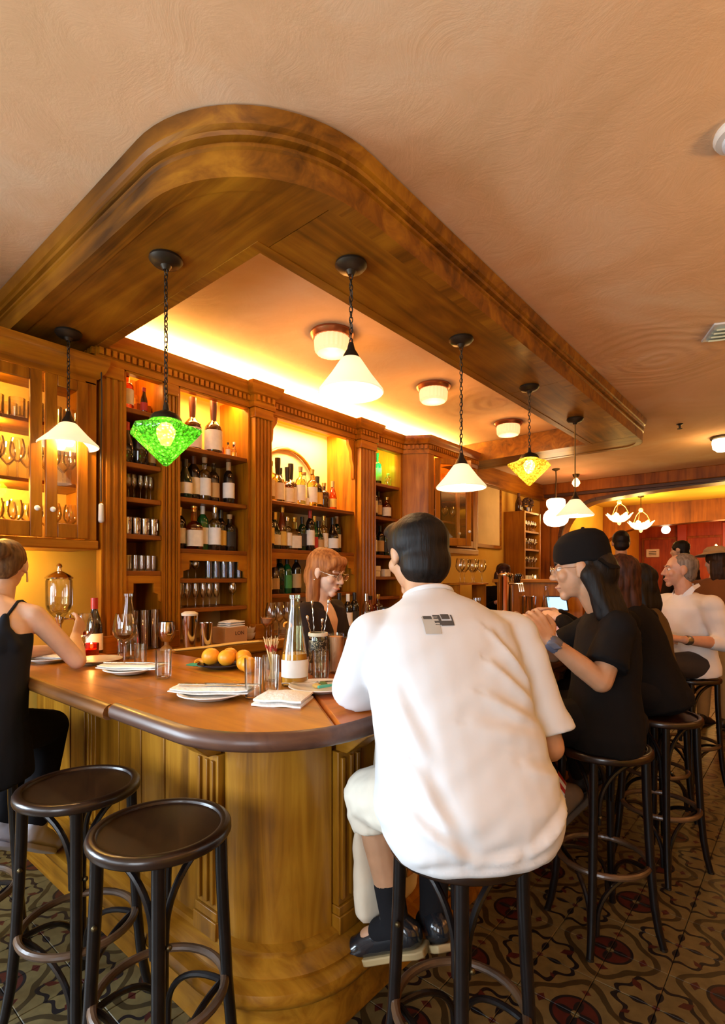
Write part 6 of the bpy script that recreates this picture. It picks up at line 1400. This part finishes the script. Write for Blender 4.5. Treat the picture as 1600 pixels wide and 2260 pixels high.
# drink fountain and candle at the left
df = E('drink_fountain', 'glass drink fountain with taps at the far left end of the bar', 'dispenser', (-3.12, 1.13, BTL))
MB().lathe([(0,0), (.062,0), (.064,.006), (.03,.018), (.014,.03), (.011,.10), (.013,.15), (.022,.165), (.03,.19), (0,.19)], 24).build('stand', CHROME, df, world=False)
MB().lathe([(.02,.185), (.045,.21), (.062,.235), (.066,.26), (.066,.385), (.060,.40), (.056,.40), (.062,.385), (.062,.26), (.042,.218), (0,.195)], 26).build('glass_vessel', CLEAR, df, world=False)
MB().lathe([(.068,.398), (.070,.404), (.055,.418), (.03,.432), (.012,.44), (.010,.455), (.016,.466), (.010,.478), (0,.482)], 24).build('lid', CHROME, df, world=False)
MB().lathe([(0,.215), (.040,.222), (.058,.245), (.0605,.262), (.0605,.30), (0,.30)], 20).build('water', glass('fountain_water', (.92,.88,.70), .08), df, world=False)
for a in (-.3, 1.5, 3.0): 
    tp = MB().tube([(.02*cos(a), .02*sin(a), .178), (.07*cos(a), .07*sin(a), .178), (.078*cos(a), .078*sin(a), .160)], .006, 8).build('tap', CHROME, df, world=False); MB().tube([(.055*cos(a), .055*sin(a), .178), (.055*cos(a), .055*sin(a), .20)], .004, 6).build('tap_lever', CHROME, tp, world=False)
cd = E('votive_candle', 'red glass votive candle by the hand of the woman in black', 'candle', (-2.80, 1.165, BTL))
MB().lathe([(0,0), (.028,0), (.034,.01), (.036,.07), (.033,.07), (.030,.012), (0,.012)], 20).build('holder', glass('red_votive_glass', (.85, .10, .04), .1), cd, world=False)
MB().lathe([(0,.012), (.029,.012), (.031,.04), (0,.04)], 18).build('wax', plain('candle_wax', (.8,.35,.15), .6), cd, world=False); MB().lathe([(0,.04), (.006,.048), (.007,.056), (.003,.07), (0,.078)], 10).build('flame', plain('flame', (1,.6,.2), emit=(1,.55,.15), es=25), cd, world=False)
light('candle_light', 'POINT', (-2.80, 1.165, BTL+.09), .8, (1,.35,.08), .01)
# ------------------------------------------------------------------ on the back counter
CT = 1.031
def tin(x, y, h, r0, r1, label, z=CT):
    o = tag(MB().lathe([(0,0), (r0*.95,0), (r0,.004), (r1,h-.004), (r1+.001,h), (r1-.002,h), (r0-.003,.008), (0,.006)], 24).build('shaker_tin', CHROME), label, 'shaker'); o.location = (x, y, z); return o
t0 = tin(-2.76, 1.70, .20, .034, .046, 'tall steel shaker tin with a cap on the back counter'); tin(-2.71, 1.775, .155, .030, .038, 'shorter steel shaker tin in front of the tall one')
o = (MB().lathe([(0,.20), (.046,.20), (.048,.212), (.03,.222), (0,.224)], 20).build('lid', CREAM, t0, world=False))
gb = E('steel_goblet', 'rounded steel goblet on a wooden foot on the back counter', 'goblet', (-2.84, 1.60, CT))
MB().lathe([(0,.05), (.028,.052), (.048,.085), (.050,.115), (.043,.165), (.040,.165), (.046,.115), (.03,.06), (0,.056)], 22).build('cup', CHROME, gb, world=False); MB().lathe([(0,0), (.036,0), (.034,.012), (.014,.03), (.012,.05), (0,.052)], 18).build('foot', plain('wood_foot', (.45,.22,.06), .5), gb, world=False)
mt = napkin('long yellow towel laid along the back counter lip', (-2.645, 1.83, 1.0525), pi/2, .30, .026, 1, .008, mat=plain('yellow_towel', (.70, .48, .16), .9, bump=.4, nscale=80))
bx = E('carton_box', 'brown open carton with letters on the back counter, cloth on top', 'box', (-2.86, 2.05, CT))
MB().box(-.07, .07, -.085, .085, 0, .105).build('box_body', plain('brown_card', (.42, .21, .075), .8, noise=.1), bx, world=False, bevel=.003)
fc = bpy.data.curves.new('lettering', 'FONT'); fc.body = 'LON'; fc.size = .034; fc.extrude = .0006; fc.align_x = 'CENTER'
to_ = bpy.data.objects.new('lettering', fc); COL.objects.link(to_); dg = bpy.context.evaluated_depsgraph_get(); tme_ = bpy.data.meshes.new_from_object(to_.evaluated_get(dg)); bpy.data.objects.remove(to_)
lt = link('lettering', tme_, plain('brown_ink', (.08, .035, .015), .8), bx); lt.location = (.0715, .025, .055); lt.rotation_euler = (pi/2, 0, pi/2)
napkin('folded pale cloth on top of the brown carton', (-2.86, 2.06, CT+.1055), .2, .055, .07, 3, .013)
for i in range(2):
    o = tag(MB().lathe([(0,0), (.03,0), (.045,.012), (.054,.04), (.055,.048), (.051,.048), (.042,.014), (0,.008)], 22).build('bowl', WHITEP), ('lower', 'upper')[i]+' of two stacked cream bowls beside the brown carton', 'bowl'); o.location = (-2.92, 2.235, CT+.036*i)
PINK = plain('pink_cocktail', (.70, .30, .16), .3)
glassware(-2.74, 2.255, CT, 'coupe', .16, .09, 'coupe with a peach drink beside the stacked bowls', drink=(0, .95, PINK))
glass_row(5, 2.30, 2.70, CT, 'wine', .25, .085, 'stemmed glass', 'row left of the bartender', 'stemmed glasses left of the bartender', x=-2.80)
glass_row(3, 2.34, 2.60, CT, 'rocks', .10, .075, 'low glass', 'row behind the stacked bowls', 'low glasses behind the bowls', x=-2.92)
# ------------------------------------------------------------------ farther along the bar
BD = E('beer_tower', 'chrome beer tap column on the bar beyond the man in white', 'beer tap', (-1.50, 3.19, BT))
MB().lathe([(0,0), (.06,0), (.06,.012), (.046,.02), (.045,.40), (.048,.405), (.048,.42), (.03,.43), (0,.43)], 28).build('column', plain('polished_brass_chrome', (.75,.62,.42), .12, 1.0), BD, world=False)
for k_ in range(3):
    y = -.03+.03*k_; tp = MB().tube([(.04,y,.36), (.10,y,.36), (.11,y,.31)], .008, 8).build('tap', CHROME, BD, world=False); MB().cap((.075,y,.37), .007, (.085,y,.415), .011, 8).build('tap_handle', BLACKB, tp, world=False)
gr_ = E('glass_rack', 'small raised wooden stand of wine glasses on the far back counter', 'rack', (-2.78, 4.97, CT))
MB().box(-2.88, -2.68, 4.66, 5.28, 1.375, 1.395).build('shelf', TOPW('y'), gr_, bevel=.004)
for y in (4.69, 5.25): MB().box(-2.86, -2.70, y-.012, y+.012, CT, 1.375).build('side_panel', CAB('z'), gr_)
for i, (x, y) in enumerate(((-2.72, 4.74), (-2.74, 4.86), (-2.71, 4.97), (-2.75, 5.08), (-2.72, 5.20))):
    glassware(x, y, 1.396, 'wine', .25, .10, 'large wine glass, %s on the raised stand right of the seated head' % nth(i, 5), 'wine glasses on the raised stand')
hc_ = E('hanging_cord', 'dark cord with a pale switch handle hanging beside the glazed wall cupboard', 'cord', (-2.925, 1.268, 2.60))
MB().tube([(.0,0,0), (.004,.003,-.2), (-.003,0,-.5), (0,0,-.74)], .004, 6).build('flex', plain('black_flex', (.02,.016,.012), .5), hc_, world=False)
MB().cap((0,0,-.76), .013, (0,0,-.84), .015, 12).build('switch_handle', plain('pale_plastic', (.55,.52,.50), .4), hc_, world=False)
for i, (x, y) in enumerate(((-1.50, 2.86), (-1.50, 2.96), (-1.40, 2.99))): glassware(x, y, BT, 'tumbler', .12, .07, 'tumbler before the beer taps, %s of three' % ORD[i], 'tumblers before the beer taps')
def screen(label, loc, rz, tilt, w_, h_, col, es):
    t = E('tablet', label, 'tablet', loc, rz); R = Matrix.Rotation(tilt, 4, 'Y')
    a = MB().box(-.006, .006, -w_/2, w_/2, 0, h_); b = MB().box(.0062, .0072, -w_/2+.012, w_/2-.012, .012, h_-.012)
    for m_, nm, mt_ in ((a, 'casing', BLACKB), (b, 'display', plain('display_'+nm_ok(label), (.02,.03,.05), .1, emit=col, es=es))):
        m_.v = [tuple(R @ V(p)+V((0,0,.10))) for p in m_.v]; m_.build(nm, mt_, t, world=False)
    MB().tube([(0,0,0), (-.02,0,.06), (0,0,.12)], .010, 8).build('stand_arm', DBRONZE, t, world=False); MB().lathe([(0,0), (.06,0), (.06,.006), (0,.008)], 18).build('stand_base', DBRONZE, t, world=False)
    return t
def nm_ok(s): return s.split()[0]
# service end of the bar
sv = E('service_counter', 'wooden service counter with a raised shelf closing the far end of the bar', 'counter', (-2.1, 5.1, 0))
MB().box(-2.58, -1.69, 4.88, 5.25, 0, 1.0).build('carcass', CAB('z'), sv); MB().box(-2.60, -1.68, 4.86, 5.27, 1.0, 1.03).build('worktop', TOPW('x'), sv, bevel=.006)
MB().box(-2.58, -1.69, 5.28, 5.52, 0, 1.40).build('raised_back', CAB('z'), sv); MB().box(-2.62, -1.66, 5.24, 5.56, 1.40, 1.435).build('raised_shelf', TOPW('x'), sv, bevel=.006)
for i, x in enumerate((-2.14, -2.05)): tin(x, 4.95, .24, .030, .040, ('left', 'right')[i]+' of two steel tins standing on the service counter', 1.031)
bottle(-1.93, 4.98, 1.031, 'cone', .34, .095, CLEARB, None, None, 'clear conical bottle beside the two steel tins', None)
screen('blue glowing tablet on the service counter left of the capped man', (-1.83, 5.02, 1.031), -.95, -.5, .20, .16, (.35, .65, 1.0), 2.2)
screen('glowing tablet on the bar half hidden by the man in white', (-1.40, 1.98, BT), -.75, -.6, .24, .19, (.30, .55, 1.0), 1.6)
for i, x in enumerate((-2.50, -2.36, -2.20, -1.98)):
    c_ = E('tea_light', 'lit tea light glass, %s on the raised service shelf' % nth(i, 4), 'candle', (x, 5.38, 1.436), group='tea lights on the service shelf')
    MB().lathe([(0,0), (.03,0), (.033,.05), (.030,.05), (.027,.006), (0,.006)], 16).build('holder', CLEAR, c_, world=False); MB().lathe([(0,.008), (.008,.018), (.006,.032), (0,.042)], 10).build('flame', plain('flame', (1,.6,.2)), c_, world=False)
light('tea_light_glow', 'POINT', (-2.3, 5.30, 1.56), 2.5, (1, .55, .15), .05)
glass_row(5, 0, 1, 0, 'wine', .2, .08, '', '', None) if 0 else None
dc = put(plate(-1.44, 3.62, 'plate of food before the hands of the auburn woman', .11)); dr = glassware(-1.18, 2.96, BT, 'rocks', .09, .08, 'short orange drink held by the auburn woman', drink=(0, .8, plain('orange_drink', (.70,.22,.03), .2)))
glassware(-1.22, 2.10, BT, 'tumbler', .11, .066, 'tumbler on the bar before the capped man'); bottle(-1.25, 2.34, BT, 'cone', .30, .085, CLEARB, None, None, 'clear conical water bottle before the capped man', None)
# ------------------------------------------------------------------ glass cabinet by the far wall
gs = E('glass_cabinet', 'narrow brown open shelf unit of glasses against the far side wall', 'shelf', (-3.14, 7.23, 0))
MB().box(-3.295, -2.99, 6.95, 6.98, 0, 2.37).box(-3.295, -2.99, 7.48, 7.51, 0, 2.37).build('side_panel', CAB('z'), gs, bevel=.003); MB().box(-3.295, -3.28, 6.98, 7.48, 0, 2.37).build('back_panel', CAB('z'), gs)
for z in (.1, .6, 1.05, 1.35, 1.60, 1.85, 2.10, 2.37): MB().box(-3.28, -3.0, 6.98, 7.48, z-.025, z).build('shelf', SHELFW, gs)
for z, nm in ((1.60, 'lowest seen'), (1.85, 'middle'), (2.10, 'top')): glass_row(6, 7.0, 7.46, z, 'wine', .15, .055, 'small wine glass', nm+' row of the far glass cabinet', 'glasses in the far cabinet, %s row' % nm, x=-3.04, mat=DG, nn=8)
for i in range(3): tag(MB().box(-3.14, -3.02, 7.02+.15*i, 7.14+.15*i, 1.35, 1.35+.13).build('menu_stack', PAP['white'], bevel=.003), 'white stack of cards, %s, low in the far glass cabinet' % nth(i, 3), 'cards', 'cards in the far cabinet')
bottle(-3.12, 7.05, 2.37, 'burg', .26, .10, BROWNB, None, 'brown', 'dark bottle on top of the far glass cabinet', None)
pp = E('dried_plant', 'round dark dried plant in a pot on the far glass cabinet', 'plant', (-3.10, 7.30, 2.37))
MB().lathe([(0,0), (.05,0), (.06,.08), (.054,.08), (.046,.01), (0,.01)], 14).build('pot', BROWNB, pp, world=False)
fm = MB(); rnd = random.Random(9)
for i in range(60):
    d_ = V((rnd.gauss(0,1), rnd.gauss(0,1), rnd.gauss(.4,1))).normalized(); fm.ell(V((0,0,.14))+d_*.075, (.022,.012,.016), nu=6, nv=4)
fm.build('foliage', plain('dry_foliage', (.07,.03,.015), .9), pp, world=False, kind='stuff')
# ------------------------------------------------------------------ tote bag hung under the bar
tb = E('tote_bag', 'cream canvas tote bag with a brown print hanging on the bar front behind his leg', 'bag', (-1.155, 1.50, .28))
CANV = cloth('cream_canvas', (.74, .66, .52)); bm_ = MB()
bm_.loft([((0, 0, .0), (0, .135, 0), (.030, 0, 0)), ((0, 0, .03), (0, .16, 0), (.048, 0, 0)), ((.004, 0, .14), (0, .172, 0), (.050, 0, 0)), ((0, 0, .27), (0, .175, 0), (.036, 0, 0)), ((0, 0, .36), (0, .178, 0), (.018, 0, 0))], 28, 2.6)
fuse('bag_body', bm_, CANV, tb, .009, 3, folds(.007, 11, (0,.5,.8), 41))
for s_ in (-.008, .012): MB().tube([(s_, -.09, .345), (s_, -.06, .50), (s_-.02, -.012, .655), (s_-.02, .012, .655), (s_, .06, .50), (s_, .09, .345)], .008, 6).build('handle', CANV, tb, world=False)
MB().box(.0515, .0545, .045, .125, .10, .27).build('print', plain('brown_print', (.42,.22,.10), .9, noise=.4, nscale=40), tb, world=False)
MB().tube([(-1.215, 1.50, .95), (-1.17, 1.50, .945), (-1.15, 1.50, .925), (-1.165, 1.50, .91)], .006, 6).build('coat_hook', DBRONZE, bar)
